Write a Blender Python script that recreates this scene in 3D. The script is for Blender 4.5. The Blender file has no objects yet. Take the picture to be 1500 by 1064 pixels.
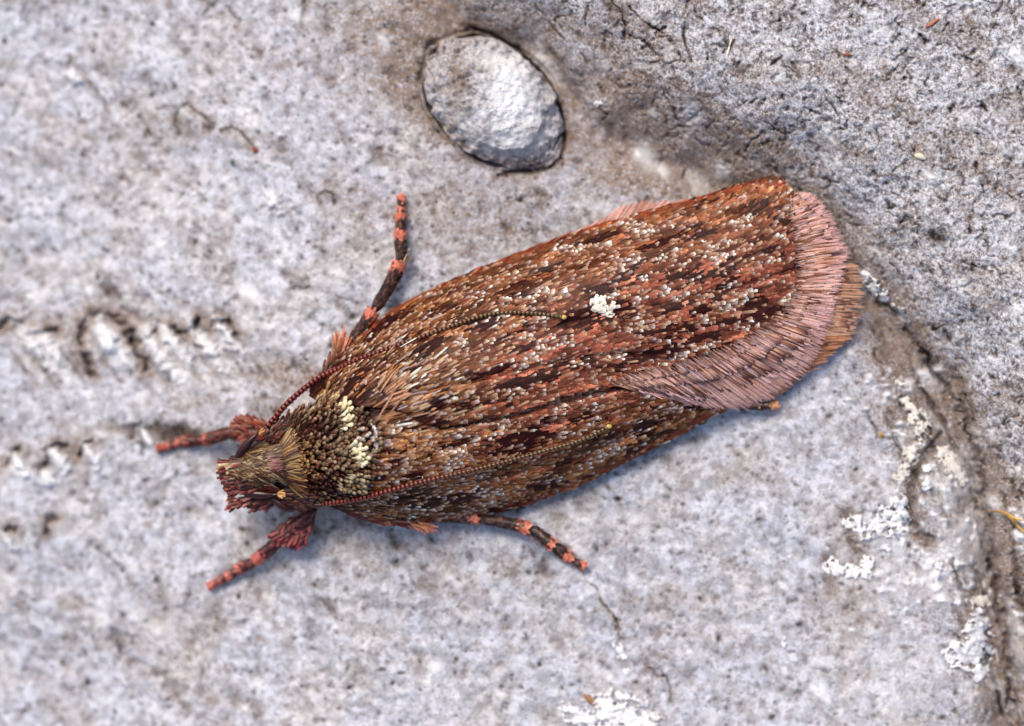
import bpy, math, random
import numpy as np
from mathutils import Vector, Matrix

sc = bpy.context.scene
C = sc.collection
sc.unit_settings.system = 'METRIC'
sc.unit_settings.scale_length = 0.001          # one unit is one millimetre

# ------------------------------------------------------------------ camera, sky, sun, exposure
CAMH = 62.0
cam_d = bpy.data.cameras.new('camera'); cam = bpy.data.objects.new('camera', cam_d); C.objects.link(cam)
cam.location = (0, 0, CAMH)
cam_d.sensor_width = 36.0
cam_d.lens = 36.0 * CAMH / 15.0
cam_d.clip_start = 1.0; cam_d.clip_end = 500
cam_d.dof.use_dof = True
cam_d.dof.focus_distance = CAMH - 0.95
APERTURE = 2.5                                  # millimetres across: a macro lens close up
cam_d.dof.aperture_fstop = (cam_d.lens / 1000.0) / APERTURE
cam_d.dof.aperture_blades = 0
sc.camera = cam

SUN_EL, SUN_AZ = math.radians(52), math.radians(-28)   # azimuth from +Y (top of the picture) towards +X
world = bpy.data.worlds.new('World'); sc.world = world; world.use_nodes = True
nt = world.node_tree; nt.nodes.clear()
sky = nt.nodes.new('ShaderNodeTexSky'); sky.sky_type = 'NISHITA'; sky.sun_disc = False
sky.sun_elevation = SUN_EL; sky.sun_rotation = SUN_AZ
sky.air_density = 1.0; sky.dust_density = 3.5; sky.ozone_density = 0.7
bg = nt.nodes.new('ShaderNodeBackground'); bg.inputs['Strength'].default_value = 0.11
wo = nt.nodes.new('ShaderNodeOutputWorld')
nt.links.new(sky.outputs[0], bg.inputs[0]); nt.links.new(bg.outputs[0], wo.inputs[0])
sun_d = bpy.data.lights.new('sun', 'SUN'); sun_d.energy = 1.5; sun_d.angle = math.radians(22); sun_d.color = (1.0, 0.91, 0.78)
sun = bpy.data.objects.new('sun', sun_d); C.objects.link(sun)
sv = Vector((math.sin(SUN_AZ) * math.cos(SUN_EL), math.cos(SUN_AZ) * math.cos(SUN_EL), math.sin(SUN_EL)))
sun.rotation_euler = sv.to_track_quat('Z', 'Y').to_euler(); sun.location = sv * 30
sc.view_settings.view_transform = 'Standard'; sc.view_settings.look = 'None'
sc.view_settings.exposure = 0.54; sc.view_settings.gamma = 1.0
sc.render.engine = 'CYCLES'
sc.cycles.max_bounces = 6

# ------------------------------------------------------------------ helpers
rng = np.random.default_rng(7); random.seed(7)

def lin(c):
    c = np.asarray(c, float) / 255.0
    return np.where(c <= 0.04045, c / 12.92, ((c + 0.055) / 1.055) ** 2.4)

def P(px, py, z=0.0):
    """photo position + height above the base plane -> place in the world (mm)"""
    px = np.asarray(px, float); py = np.asarray(py, float); z = np.asarray(z, float)
    k = (CAMH - z) / CAMH
    return np.stack([(px - 750) / 100 * k, (532 - py) / 100 * k, z + 0 * px], -1)

def _hash(ix, iy, seed):
    h = (ix.astype(np.int64) * 374761393 + iy.astype(np.int64) * 668265263 + seed * 1442695040888963) & 0x7fffffff
    h = ((h ^ (h >> 13)) * 1274126177) & 0x7fffffff
    h = (h ^ (h >> 16)) & 0xffff
    return h / 65535.0

def vnoise(x, y, seed=0):
    ix = np.floor(x); iy = np.floor(y); fx = x - ix; fy = y - iy
    fx = fx * fx * fx * (fx * (fx * 6 - 15) + 10); fy = fy * fy * fy * (fy * (fy * 6 - 15) + 10)
    a = _hash(ix, iy, seed); b = _hash(ix + 1, iy, seed); c = _hash(ix, iy + 1, seed); d = _hash(ix + 1, iy + 1, seed)
    return (a + (b - a) * fx) * (1 - fy) + (c + (d - c) * fx) * fy

def fbm(x, y, scale, octs=4, seed=0, gain=0.5):
    v = 0; a = 1; t = 0
    for o in range(octs):
        ca, sa = math.cos(o * 1.1 + seed), math.sin(o * 1.1 + seed)
        X = (x * ca - y * sa) / scale * 2 ** o + 17.3 * o; Y = (x * sa + y * ca) / scale * 2 ** o + 5.1 * o
        v = v + a * (vnoise(X, Y, seed * 31 + o) - 0.5); t += a; a *= gain
    return v / t * 2          # about -1..1, mostly -0.6..0.6

def sm(x): x = np.clip(x, 0, 1); return x * x * (3 - 2 * x)

def seg_dist(x, y, poly):
    best = np.full(np.shape(x), 1e9)
    for (x0, y0), (x1, y1) in zip(poly[:-1], poly[1:]):
        dx, dy = x1 - x0, y1 - y0; L = dx * dx + dy * dy + 1e-9
        t = np.clip(((x - x0) * dx + (y - y0) * dy) / L, 0, 1)
        best = np.minimum(best, (x - x0 - t * dx) ** 2 + (y - y0 - t * dy) ** 2)
    return np.sqrt(best)

def inside(x, y, poly):
    c = np.zeros(np.shape(x), bool); n = len(poly)
    for i in range(n):
        x0, y0 = poly[i]; x1, y1 = poly[(i + 1) % n]
        if y0 == y1: continue
        c ^= ((y0 > y) != (y1 > y)) & (x < (x1 - x0) * (y - y0) / (y1 - y0) + x0)
    return c

def smooth_path(pts, step):
    """Catmull-Rom through the points, resampled every `step`"""
    p = np.array(pts, float); p = np.vstack([2 * p[0] - p[1], p, 2 * p[-1] - p[-2]])
    out = []
    for i in range(1, len(p) - 2):
        for t in np.linspace(0, 1, 24, endpoint=False):
            a, b, c, d = p[i - 1], p[i], p[i + 1], p[i + 2]
            out.append(0.5 * ((2 * b) + (-a + c) * t + (2 * a - 5 * b + 4 * c - d) * t * t + (-a + 3 * b - 3 * c + d) * t ** 3))
    out.append(p[-2]); out = np.array(out)
    d = np.r_[0, np.cumsum(np.linalg.norm(np.diff(out, axis=0), axis=1))]
    n = max(2, int(round(d[-1] / step)) + 1); s = np.linspace(0, d[-1], n)
    return np.stack([np.interp(s, d, out[:, k]) for k in range(out.shape[1])], -1)

def mesh_np(name, verts, faces, col=None, attrs=None, smooth=True):
    """faces: (n,4) or (n,3) array or list of such arrays"""
    me = bpy.data.meshes.new(name)
    fl = faces if isinstance(faces, list) else [faces]
    fl = [f for f in fl if len(f)]
    verts = np.asarray(verts, np.float32)
    me.vertices.add(len(verts)); me.vertices.foreach_set('co', verts.ravel())
    tot = np.concatenate([np.full(len(f), f.shape[1], np.int32) for f in fl])
    loops = np.concatenate([f.ravel() for f in fl]).astype(np.int32)
    me.loops.add(len(loops)); me.loops.foreach_set('vertex_index', loops)
    me.polygons.add(len(tot)); me.polygons.foreach_set('loop_start', np.r_[0, np.cumsum(tot)[:-1]].astype(np.int32))
    me.polygons.foreach_set('loop_total', tot)
    if smooth: me.polygons.foreach_set('use_smooth', np.ones(len(tot), bool))
    me.update(calc_edges=True)
    if col is not None:
        a = me.color_attributes.new('Col', 'FLOAT_COLOR', 'POINT')
        c = np.ones((len(verts), 4), np.float32); c[:, :3] = col
        a.data.foreach_set('color', c.ravel())
    for k, v in (attrs or {}).items():
        a = me.attributes.new(k, 'FLOAT', 'POINT'); a.data.foreach_set('value', np.asarray(v, np.float32).ravel())
    me.validate()
    return me

def link(name, me, mat, parent=None, kind=None):
    o = bpy.data.objects.new(name, me); C.objects.link(o)
    if mat and not me.materials: me.materials.append(mat)
    if parent: o.parent = parent
    if kind: o['kind'] = kind
    return o

def tag(o, label, cat, group=None, kind=None):
    o['label'] = label; o['category'] = cat
    if group: o['group'] = group
    if kind: o['kind'] = kind
    return o

# ------------------------------------------------------------------ materials
def nodes(name):
    m = bpy.data.materials.new(name); m.use_nodes = True; t = m.node_tree
    return m, t, t.nodes['Principled BSDF']

def N(t, kind, **kw):
    n = t.nodes.new(kind)
    for k, v in kw.items():
        if k in n.inputs.keys() if hasattr(n.inputs, 'keys') else False: n.inputs[k].default_value = v
        else: setattr(n, k, v)
    return n

def mixc(t, fac, a, b, typ='MIX'):
    n = t.nodes.new('ShaderNodeMix'); n.data_type = 'RGBA'; n.blend_type = typ
    for s, v in ((n.inputs[0], fac), (n.inputs[6], a), (n.inputs[7], b)):
        if isinstance(v, bpy.types.NodeSocket): t.links.new(v, s)
        elif isinstance(v, (int, float)): s.default_value = v
        else: s.default_value = (*v, 1)
    return n.outputs[2]

def ramp(t, src, p0, p1, c0=0.0, c1=1.0):
    n = t.nodes.new('ShaderNodeMapRange'); n.interpolation_type = 'SMOOTHSTEP'
    t.links.new(src, n.inputs[0]); n.inputs[1].default_value = p0; n.inputs[2].default_value = p1
    n.inputs[3].default_value = c0; n.inputs[4].default_value = c1
    return n.outputs[0]

def noise(t, scale, detail=4, rough=0.55, vec=None, dist=0.0):
    n = t.nodes.new('ShaderNodeTexNoise'); n.inputs['Scale'].default_value = scale
    n.inputs['Detail'].default_value = detail; n.inputs['Roughness'].default_value = rough
    n.inputs['Distortion'].default_value = dist
    if vec: t.links.new(vec, n.inputs['Vector'])
    return n.outputs[0]

def attr(t, name):
    n = t.nodes.new('ShaderNodeAttribute'); n.attribute_name = name
    return n

def math_(t, op, a, b=None):
    n = t.nodes.new('ShaderNodeMath'); n.operation = op
    for i, v in enumerate((a, b)):
        if v is None: continue
        if isinstance(v, bpy.types.NodeSocket): t.links.new(v, n.inputs[i])
        else: n.inputs[i].default_value = v
    return n.outputs[0]

def bark_material():
    m, t, b = nodes('weathered_bark')
    oc = t.nodes.new('ShaderNodeTexCoord').outputs['Object']
    brown = attr(t, 'brown').outputs['Fac']; dark = attr(t, 'dark').outputs['Fac']; white = attr(t, 'white').outputs['Fac']
    n1 = noise(t, 5.5, 7, 0.68, oc, 0.3)
    n2 = noise(t, 9.0, 5, 0.65, oc, 0.3)
    n3 = noise(t, 26.0, 3, 0.6, oc)
    n4 = noise(t, 1.1, 3, 0.5, oc)
    pale = mixc(t, ramp(t, n1, 0.38, 0.60), lin((170, 172, 181)), lin((222, 224, 236)))
    pale = mixc(t, ramp(t, n4, 0.44, 0.64, 0, 0.5), pale, mixc(t, ramp(t, n1, 0.38, 0.60), lin((166, 157, 150)), lin((220, 214, 208))))
    bfac = math_(t, 'MULTIPLY', ramp(t, n2, 0.46, 0.68), 0.42)
    bfac = math_(t, 'ADD', bfac, math_(t, 'MULTIPLY', brown, ramp(t, n3, 0.36, 0.62, 0.30, 1.35)))
    bf = t.nodes.new('ShaderNodeClamp'); t.links.new(bfac, bf.inputs[0])
    tan = mixc(t, ramp(t, n3, 0.4, 0.6), lin((112, 90, 74)), lin((156, 134, 116)))
    c = mixc(t, bf.outputs[0], pale, tan)
    speck = math_(t, 'MULTIPLY', ramp(t, n3, 0.56, 0.68), ramp(t, n2, 0.40, 0.6, 0.15, 0.8))
    c = mixc(t, speck, c, lin((98, 90, 92)))
    lobe = attr(t, 'lobe').outputs['Fac']; n5 = noise(t, 22.0, 6, 0.8, oc, 0.3)
    dn = t.nodes.new('ShaderNodeTexNoise'); dn.inputs['Scale'].default_value = 9; dn.inputs['Detail'].default_value = 4; t.links.new(oc, dn.inputs['Vector'])
    vm = t.nodes.new('ShaderNodeVectorMath'); vm.operation = 'MULTIPLY_ADD'; t.links.new(dn.outputs['Color'], vm.inputs[0]); vm.inputs[1].default_value = (.22, .22, .22); t.links.new(oc, vm.inputs[2])
    vo = t.nodes.new('ShaderNodeTexVoronoi'); vo.inputs['Scale'].default_value = 8.5; t.links.new(vm.outputs[0], vo.inputs['Vector'])
    crev = math_(t, 'MULTIPLY', ramp(t, vo.outputs['Distance'], 0.40, 0.66), ramp(t, n2, 0.38, 0.6, .25, 1))
    c = mixc(t, math_(t, 'MULTIPLY', math_(t, 'ADD', math_(t, 'MULTIPLY', lobe, 0.40), 0.16), crev), c, lin((104, 84, 70)))
    vo2 = t.nodes.new('ShaderNodeTexVoronoi'); vo2.inputs['Scale'].default_value = 19; t.links.new(vm.outputs[0], vo2.inputs['Vector'])
    c = mixc(t, math_(t, 'MULTIPLY', math_(t, 'ADD', math_(t, 'MULTIPLY', lobe, 0.45), 0.10), math_(t, 'MULTIPLY', ramp(t, vo2.outputs['Distance'], 0.5, 0.68), ramp(t, n1, 0.35, 0.6, .3, 1))), c, lin((62, 46, 40)))
    c = mixc(t, math_(t, 'MULTIPLY', math_(t, 'MULTIPLY', lobe, 0.65), ramp(t, n5, 0.55, 0.61)), c, lin((86, 70, 62)))
    c = mixc(t, math_(t, 'MULTIPLY', math_(t, 'MULTIPLY', math_(t, 'ADD', math_(t, 'MULTIPLY', lobe, 0.75), 0.2), math_(t, 'SUBTRACT', 1.0, math_(t, 'MINIMUM', brown, 0.9))), ramp(t, n5, 0.50, 0.42)), c, lin((228, 230, 236)))
    c = mixc(t, math_(t, 'MULTIPLY', dark, ramp(t, n3, 0.25, 0.6, 0.75, 1.0)), c, lin((44, 30, 23)))
    c = mixc(t, math_(t, 'MULTIPLY', white, ramp(t, n3, 0.33, 0.5, 0.55, 1.0)), c, lin((238, 238, 240)))
    t.links.new(c, b.inputs['Base Color'])
    b.inputs['Roughness'].default_value = 0.85; b.inputs['Specular IOR Level'].default_value = 0.18
    bp = t.nodes.new('ShaderNodeBump'); bp.inputs['Strength'].default_value = 0.55; bp.inputs['Distance'].default_value = 0.022
    h = math_(t, 'ADD', n3, math_(t, 'MULTIPLY', noise(t, 60.0, 2, 0.6, oc), 0.5))
    t.links.new(h, bp.inputs['Height']); t.links.new(bp.outputs[0], b.inputs['Normal'])
    return m

def scale_material(name, rough=0.42, spec=0.45, sub=0.0, grain=60):
    m, t, b = nodes(name)
    oc = t.nodes.new('ShaderNodeTexCoord').outputs['Object']
    a = attr(t, 'Col').outputs['Color']
    nn = noise(t, grain, 2, 0.6, oc)
    c = mixc(t, 1.0, a, mixc(t, ramp(t, nn, 0.3, 0.7), (0.72, 0.72, 0.72), (1.2, 1.2, 1.2)), 'MULTIPLY')
    t.links.new(c, b.inputs['Base Color'])
    b.inputs['Roughness'].default_value = rough; b.inputs['Specular IOR Level'].default_value = spec
    return m

def crust_material(name, c0, c1, cd):
    m, t, b = nodes(name)
    oc = t.nodes.new('ShaderNodeTexCoord').outputs['Object']
    n2 = noise(t, 7.0, 5, 0.65, oc, 0.5); n3 = noise(t, 24.0, 3, 0.6, oc)
    c = mixc(t, ramp(t, n2, 0.35, 0.6), lin(c0), lin(c1))
    c = mixc(t, math_(t, 'MULTIPLY', ramp(t, n3, 0.55, 0.66), ramp(t, n2, 0.45, 0.6, 0.2, 0.9)), c, lin(cd))
    t.links.new(c, b.inputs['Base Color']); b.inputs['Roughness'].default_value = 0.8
    bp = t.nodes.new('ShaderNodeBump'); bp.inputs['Strength'].default_value = 0.5; bp.inputs['Distance'].default_value = 0.02
    t.links.new(n3, bp.inputs['Height']); t.links.new(bp.outputs[0], b.inputs['Normal'])
    return m

M_bark = bark_material()
M_scale = scale_material('wing_scale_sheen', .48, .14)
M_fringe = scale_material('fringe_scale', 0.5, 0.3)
M_thorax = scale_material('thorax_scale', 0.4, 0.4)
M_chitin = scale_material('chitin', 0.3, 0.5)
M_white = crust_material('white_crust', (250, 250, 251), (230, 228, 232), (150, 135, 120))
M_grey = crust_material('pale_grey_crust', (214, 206, 196), (232, 226, 218), (120, 100, 85))

# ------------------------------------------------------------------ bark relief
RIDGE = [(600, -500), (640, -20), (668, 30), (780, 66), (838, 120), (880, 182), (960, 228), (1060, 262), (1150, 288), (1225, 360),
         (1275, 430), (1320, 486), (1372, 560), (1412, 640), (1444, 740), (1462, 860), (1482, 1000), (1500, 1100), (1560, 1600)]
RIDGE_POLY = RIDGE + [(2600, 1600), (2600, -500)]

def ground_macro(x, y):
    x = np.asarray(x, float); y = np.asarray(y, float)
    wx = x + 14 * fbm(x, y, 70, 2, 3); wy = y + 14 * fbm(x, y, 70, 2, 4)
    d = seg_dist(wx, wy, RIDGE); ins = inside(wx, wy, RIDGE_POLY)
    d = np.where(ins, d, -d)
    z = 0.80 * sm((d + 18) / 190) + 0.20 * sm((x - 900) / 500) - 0.95 * sm((640 - x) / 640) - 0.10 * sm((y - 700) / 300)
    z = z - 0.24 * np.exp(-((d + 12) / 26) ** 2)          # crease along the foot of the ridge
    return z, d

gz0 = lambda x, y: ground_macro(x, y)[0]

def axis(a, b, step, outer):
    mid = np.arange(a, b + step, step)
    g = []; s = step; p = 0
    while p < outer: s *= 1.16; p += s; g.append(p)
    g = np.array(g)
    return np.r_[(mid[0] - g)[::-1], mid, mid[-1] + g]

xs = axis(-15, 1515, 1.55, 420); ys = axis(-15, 1080, 1.55, 420)
X, Y = np.meshgrid(xs, ys); H, D = ground_macro(X, Y)
right = sm((D + 30) / 90)                       # 1 on the raised lobe
brown = np.zeros_like(X); dark = np.zeros_like(X); white = np.zeros_like(X)

# relief of the bark
dg = (X * 0.77 + Y * 0.64); dc = (-X * 0.64 + Y * 0.77)          # along / across the down-right grain
left_rel = 0.080 * fbm(dg / 1.7, dc, 60, 3, 11) + 0.018 * fbm(X, Y, 16, 3, 12)
right_rel = 0.045 * fbm(dg / 1.6, dc, 26, 3, 13) + 0.022 * fbm(X, Y, 9, 3, 14)
H += left_rel * (1 - right) + right_rel * right
pit = fbm(X, Y, 9, 2, 15); H -= 0.035 * sm((pit - 0.30) / 0.3) * (.4 + .6 * right)
dark += 0.55 * sm((pit - 0.42) / 0.22) * (0.5 + 0.5 * right)

# dirt along the creases, brown tone of the bark, hollow's shade painted brown
brown += 0.70 * np.exp(-((D + 14) / 48) ** 2) * sm((X - 560) / 60) * (0.75 + 0.5 * fbm(X, Y, 40, 3, 21))
brown += 0.42 * np.exp(-((D - 55) / 65) ** 2) * sm((330 - Y) / 60) * sm((1250 - X) / 200) * sm((X - 840) / 60)
brown += 0.15 * right + 0.16 * sm((X - 1150) / 200) * sm((Y - 520) / 150) + 0.34 * right * sm((fbm(dg / 1.8, dc, 30, 4, 22) - 0.02) / 0.3)
brown += 0.24 * (1 - right) * sm((fbm(dg / 1.5, dc, 90, 4, 23) - 0.05) / 0.4)
brown += 0.22 * np.exp(-(((X - 760) / 260) ** 2 + ((Y - 200) / 190) ** 2))  # shade of the hollow around the knot, painted into the brown
brown += 0.50 * np.exp(-(((X - 560) / 110) ** 2 + ((Y - 60) / 110) ** 2)) + 0.45 * np.exp(-(((X - 700) / 150) ** 2 + ((Y - 330) / 60) ** 2))
brown += 0.55 * np.exp(-(((X - 990) / 120) ** 2 + ((Y - 262) / 28) ** 2))

def win(x0, y0, x1, y1):
    i0, i1 = np.searchsorted(xs, (x0, x1)); j0, j1 = np.searchsorted(ys, (y0, y1))
    return slice(j0, j1 + 1), slice(i0, i1 + 1)

def stroke(pts, w, depth, dk, br=0.0, brw=3.0, wob=2.0):
    p = np.array(pts, float); m = w * brw * 2.5 + 6
    s = win(p[:, 0].min() - m, p[:, 1].min() - m, p[:, 0].max() + m, p[:, 1].max() + m)
    x = X[s]; y = Y[s]
    if x.size == 0: return
    x = x + wob * fbm(x, y, 14, 3, 31); y = y + wob * fbm(x, y, 14, 3, 32)
    d = seg_dist(x, y, pts) ; ww = w * (0.75 + 0.7 * np.clip(fbm(x, y, 22, 2, 33) + 0.3, 0, 1))
    g = np.exp(-(d / ww) ** 2)
    H[s] -= depth * g; dark[s] += dk * g
    if br: brown[s] += br * np.exp(-(d / (w * brw)) ** 2)

def blob(x0, y0, rx, ry, ang=0, h=0.0, dk=0.0, br=0.0, wh=0.0, rough=0.35, hard=2.0):
    m = max(rx, ry) * 2.2; s = win(x0 - m, y0 - m, x0 + m, y0 + m); x = X[s] - x0; y = Y[s] - y0
    if x.size == 0: return
    a = math.radians(ang); u = (x * math.cos(a) + y * math.sin(a)) / rx; v = (-x * math.sin(a) + y * math.cos(a)) / ry
    r = np.sqrt(u * u + v * v) + rough * fbm(X[s], Y[s], max(5, min(rx, ry)), 3, 41)
    g = np.exp(-np.clip(r, 0, 9) ** hard)
    H[s] += h * g; dark[s] += dk * g; brown[s] += br * g; white[s] += wh * g

# --- the scalloped break across the left
for ln in ([(0, 480), (15, 470), (30, 480), (40, 491), (60, 487), (82, 482)],
           [(136, 546), (126, 524)], [(119, 500), (122, 478), (132, 467)], [(140, 461), (152, 460), (166, 469), (182, 474)], [(190, 486), (200, 512), (216, 543)],
           [(198, 502), (226, 492), (234, 474)], [(258, 480), (272, 490), (288, 486), (291, 474)],
           [(300, 508), (294, 488), (290, 470)], [(312, 474), (322, 468), (336, 474), (346, 496)],
           [(68, 682), (70, 664), (84, 650), (96, 656)], [(12, 682), (18, 664), (28, 660)], [(118, 668), (124, 652), (134, 650)],
           [(4, 778), (12, 770), (20, 776)], [(66, 778), (72, 762), (78, 764)]):
    stroke(ln, 4.2, 0.11, 0.7, 0.85, 3.8, 8)
for (x0, y0, l, w) in ((46, 500, 34, 10), (72, 508, 30, 9), (152, 492, 24, 15), (166, 510, 30, 15), (232, 518, 34, 11), (252, 500, 38, 9),
                       (300, 503, 34, 10), (334, 492, 32, 7), (30, 682, 22, 7), (84, 672, 20, 9), (134, 668, 18, 8), (10, 792, 16, 6),
                       (400, 296, 14, 8), (108, 112, 9, 9), (70, 700, 16, 9), (215, 640, 20, 6)):
    blob(x0, y0, l * 1.25, w, 52, h=0.10, wh=0.85, rough=0.7, hard=3)
for x in range(-10, 380, 9):                     # combed grain below the break
    if rng.random() < .6:
        y = 512 + 14 * rng.random(); l = 22 + 40 * rng.random()
        stroke([(x, y), (x + l * .6, y + l * .8)], 2.4, 0.03, 0.18, 0.25, 2.2, 3)
# --- other marks
for ln, w, d, k in (([(258, 180), (261, 160), (275, 152), (290, 163), (309, 186), (303, 190)], 3.6, .07, .8),
                    ([(325, 194), (338, 187), (355, 196), (374, 218)], 3.4, .07, .8), ([(98, 112), (100, 96), (106, 90)], 3.4, .05, .6),
                    ([(124, 114), (140, 136), (160, 162)], 3, .05, .55), ([(205, 172), (222, 202)], 3, .03, .4), ([(178, 250), (190, 268)], 3, .03, .4),
                    ([(468, 300), (464, 288), (476, 282), (492, 294)], 4, .06, .6), ([(398, 306), (404, 300)], 3, .04, .4),
                    ([(268, 262), (300, 296), (330, 306)], 3, .03, .3), ([(295, 0), (312, 10)], 4, .05, .6), ([(334, 12), (350, 32)], 3.2, .05, .6),
                    ([(405, 0), (402, 28)], 4, .04, .5), ([(446, 0), (444, 40)], 5, .04, .5), ([(478, 10), (480, 46)], 5, .04, .5),
                    ([(852, 838), (866, 852), (880, 872), (886, 888), (904, 910)], 1.5, .06, .85), ([(906, 914), (908, 934)], 2.4, .04, .4),
                    ([(894, 915), (908, 920)], 2, .03, .5), ([(948, 980), (966, 992), (978, 990), (982, 1008), (984, 1030)], 2.2, .05, .7),
                    ([(140, 802), (160, 815), (178, 830), (186, 845)], 4, .05, .6), ([(224, 838), (230, 850)], 4, .04, .6),
                    ([(20, 890), (60, 940), (110, 985)], 9, .05, .22), ([(150, 928), (200, 970), (250, 1000)], 9, .07, .30),
                    ([(420, 540), (436, 536), (452, 546)], 6, .05, .55), ([(500, 440), (530, 446)], 6, .04, .3)):
    stroke(ln, w * .8, d * .7, k * .8, k * .55, wob=6)
blob(232, 632, 62, 13, 4, h=-.07, br=.8, dk=.45, rough=.7); blob(262, 640, 30, 12, 4, h=-.05, br=.6, dk=.55, rough=.8); blob(203, 628, 14, 9, 0, h=-.05, dk=.7, br=.5)
blob(202, 658, 9, 8, 0, h=.06, wh=.3); stroke([(194, 664), (194, 652), (204, 648), (211, 656), (208, 666)], 2.4, .05, .7)
blob(168, 926, 9, 5, 30, h=-.05, dk=1.1); blob(181, 901, 4, 4, 0, h=-.04, dk=1.2); blob(581, 796, 12, 9, 70, h=-.05, dk=.7, br=.5); blob(578, 824, 8, 7, 0, h=-.04, dk=.55)
blob(372, 1013, 4, 4, 0, h=-.04, dk=1.1); blob(360, 1038, 7, 6, 0, h=.05, wh=.9)
blob(812, 938, 11, 9, 0, h=-.03, dk=.4, br=.5); blob(886, 973, 8, 6, 30, dk=.5, br=.5); blob(1370, 348, 17, 10, 15, h=-.07, dk=.95, br=.4); blob(1488, 100, 14, 8, 0, h=-.05, dk=.6, br=.6)
blob(1386, 492, 9, 9, 0, h=-.05, dk=.8); blob(1019, 642, 9, 7, 0, h=-.02, dk=.35, br=.8); blob(950, 672, 12, 9, 0, dk=.35); blob(975, 688, 10, 8, 0, dk=.3)
blob(440, 560, 60, 26, 10, br=.45, rough=.8); blob(250, 590, 80, 20, 0, br=.35, rough=.8); blob(140, 470, 60, 16, 0, br=.3, rough=.7)
# --- crease and grooves of the lower right
stroke([(1290, 440), (1322, 474), (1352, 512), (1374, 552), (1404, 596), (1426, 652), (1438, 706), (1446, 760), (1452, 826), (1468, 916), (1478, 990), (1492, 1064), (1500, 1120)], 5, .11, .55, .8, 5.2, 12)
stroke([(1346, 560), (1378, 612), (1398, 650), (1424, 700), (1432, 760), (1446, 820)], 3, .07, .6, .4, 2.5, 5)
stroke([(1492, 770), (1486, 820), (1492, 880), (1500, 920)], 5, .08, .5, .5, 2.5, 4)
stroke([(1376, 640), (1358, 664), (1346, 690), (1336, 720), (1332, 752), (1345, 772), (1362, 792)], 6, .09, .5, .8, 3.0, 9)
stroke([(1240, 752), (1246, 780), (1256, 812), (1262, 826)], 8, .06, .32, .6, 2.2, 5); stroke([(1214, 820), (1212, 845), (1218, 862)], 6, .05, .3, .6, 2.2, 4)
stroke([(1290, 480), (1300, 520), (1316, 556), (1330, 590)], 9, .05, .2, .6, 2.4, 5)
stroke([(1440, 940), (1455, 980), (1462, 1020), (1470, 1050)], 3, .06, .7, .4, 2, 5)
for (x0, y0, rx, ry, a, wv) in ((1395, 700, 26, 42, 20, .42), (1410, 790, 28, 46, 10, .38), (1345, 850, 70, 40, 10, .25), (1300, 1000, 90, 60, 0, .2), (1490, 940, 12, 50, -10, .3)):
    blob(x0, y0, rx, ry, a, h=.07, wh=wv, rough=.6)
for _ in range(46):
    t = rng.random(); ox = 40 * rng.normal(); x0, y0 = 1330 + 150 * t + ox, 500 + 560 * t; L_ = 20 + 50 * rng.random()
    stroke([(x0, y0), (x0 + .22 * L_, y0 + .6 * L_), (x0 + .40 * L_, y0 + L_)], 1.8 + 1.8 * rng.random(), .045, .25 + .35 * rng.random(), .25, 3, 6)
for _ in range(90):                               # pale grains scattered over the lower right
    t = rng.random(); blob(1290 + 150 * t + 30 * rng.normal(), 520 + 420 * t + 36 * rng.normal(), 2 + 5 * rng.random(), 2 + 4 * rng.random(), 0, h=.035, wh=.8, rough=.6)
for _ in range(60): blob(1330 + 60 * rng.normal(), 850 + 45 * rng.normal(), 2 + 3.5 * rng.random(), 2 + 3 * rng.random(), 0, h=.03, wh=.8, rough=.5)
for _ in range(14): blob(1494 + 6 * rng.normal(), 800 + 50 * rng.normal(), 3 + 4 * rng.random(), 3 + 4 * rng.random(), 0, h=.04, wh=1, rough=.5)
# --- cracks of the upper right lobe
for ln in ([(893, 0), (910, 20), (914, 36), (914, 62)], [(922, 8), (936, 26), (952, 38), (972, 48)], [(938, 58), (952, 66), (962, 80), (976, 94), (990, 90)],
           [(1004, 32), (1000, 52), (1006, 74), (1014, 88)], [(862, 8), (856, 36)], [(886, 60), (888, 48), (896, 52)], [(958, 52), (968, 42), (976, 40)],
           [(806, 32), (826, 60)], [(1224, 76), (1232, 84)], [(1180, 160), (1200, 168)], [(1118, 286), (1122, 270)], [(1090, 222), (1100, 206), (1112, 200)],
           [(1210, 146), (1224, 158), (1226, 168)], [(1130, 96), (1146, 80)], [(1004, 250), (1000, 262)], [(876, 160), (892, 168), (884, 176)]):
    stroke(ln, 1.25, .05, .8, .2, 3, 4)
for _ in range(520):
    x0, y0 = 780 + 740 * rng.random(), -10 + 1000 * rng.random()
    if not inside(np.array([x0 - 25]), np.array([y0 + 25]), RIDGE_POLY)[0]: continue
    a = math.radians(rng.normal(50, 45)); pts = [(x0, y0)]
    for k in range(rng.integers(2, 5)):
        a += rng.normal(0, .6); pts.append((pts[-1][0] + 6 * math.cos(a), pts[-1][1] + 6 * math.sin(a)))
    stroke(pts, 1.0 + 0.6 * rng.random(), .04, .4 + .5 * rng.random(), .15, 3, 3)
for _ in range(3200):                              # dark pores everywhere
    x0, y0 = 1520 * rng.random(), 1084 * rng.random(); r = 1.3 + 2.6 * rng.random() ** 2.2
    blob(x0, y0, r * (1 + rng.random()), r, 180 * rng.random(), h=-.02, dk=.35 + .5 * rng.random(), br=.2, rough=.3)
for _ in range(260):
    x0, y0 = 1000 * rng.random(), 1064 * rng.random(); r = 5 + 8 * rng.random()
    blob(x0, y0, r * 1.5, r, 50, h=-.03, dk=.10 + .22 * rng.random(), br=.30, rough=.8)
for _ in range(420):
    x0, y0 = 1500 * rng.random(), 1064 * rng.random(); r = 3 + 9 * rng.random() ** 2
    blob(x0, y0, r * 1.7, r, 50, h=.02, wh=.25 + .35 * rng.random(), rough=.8)
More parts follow.
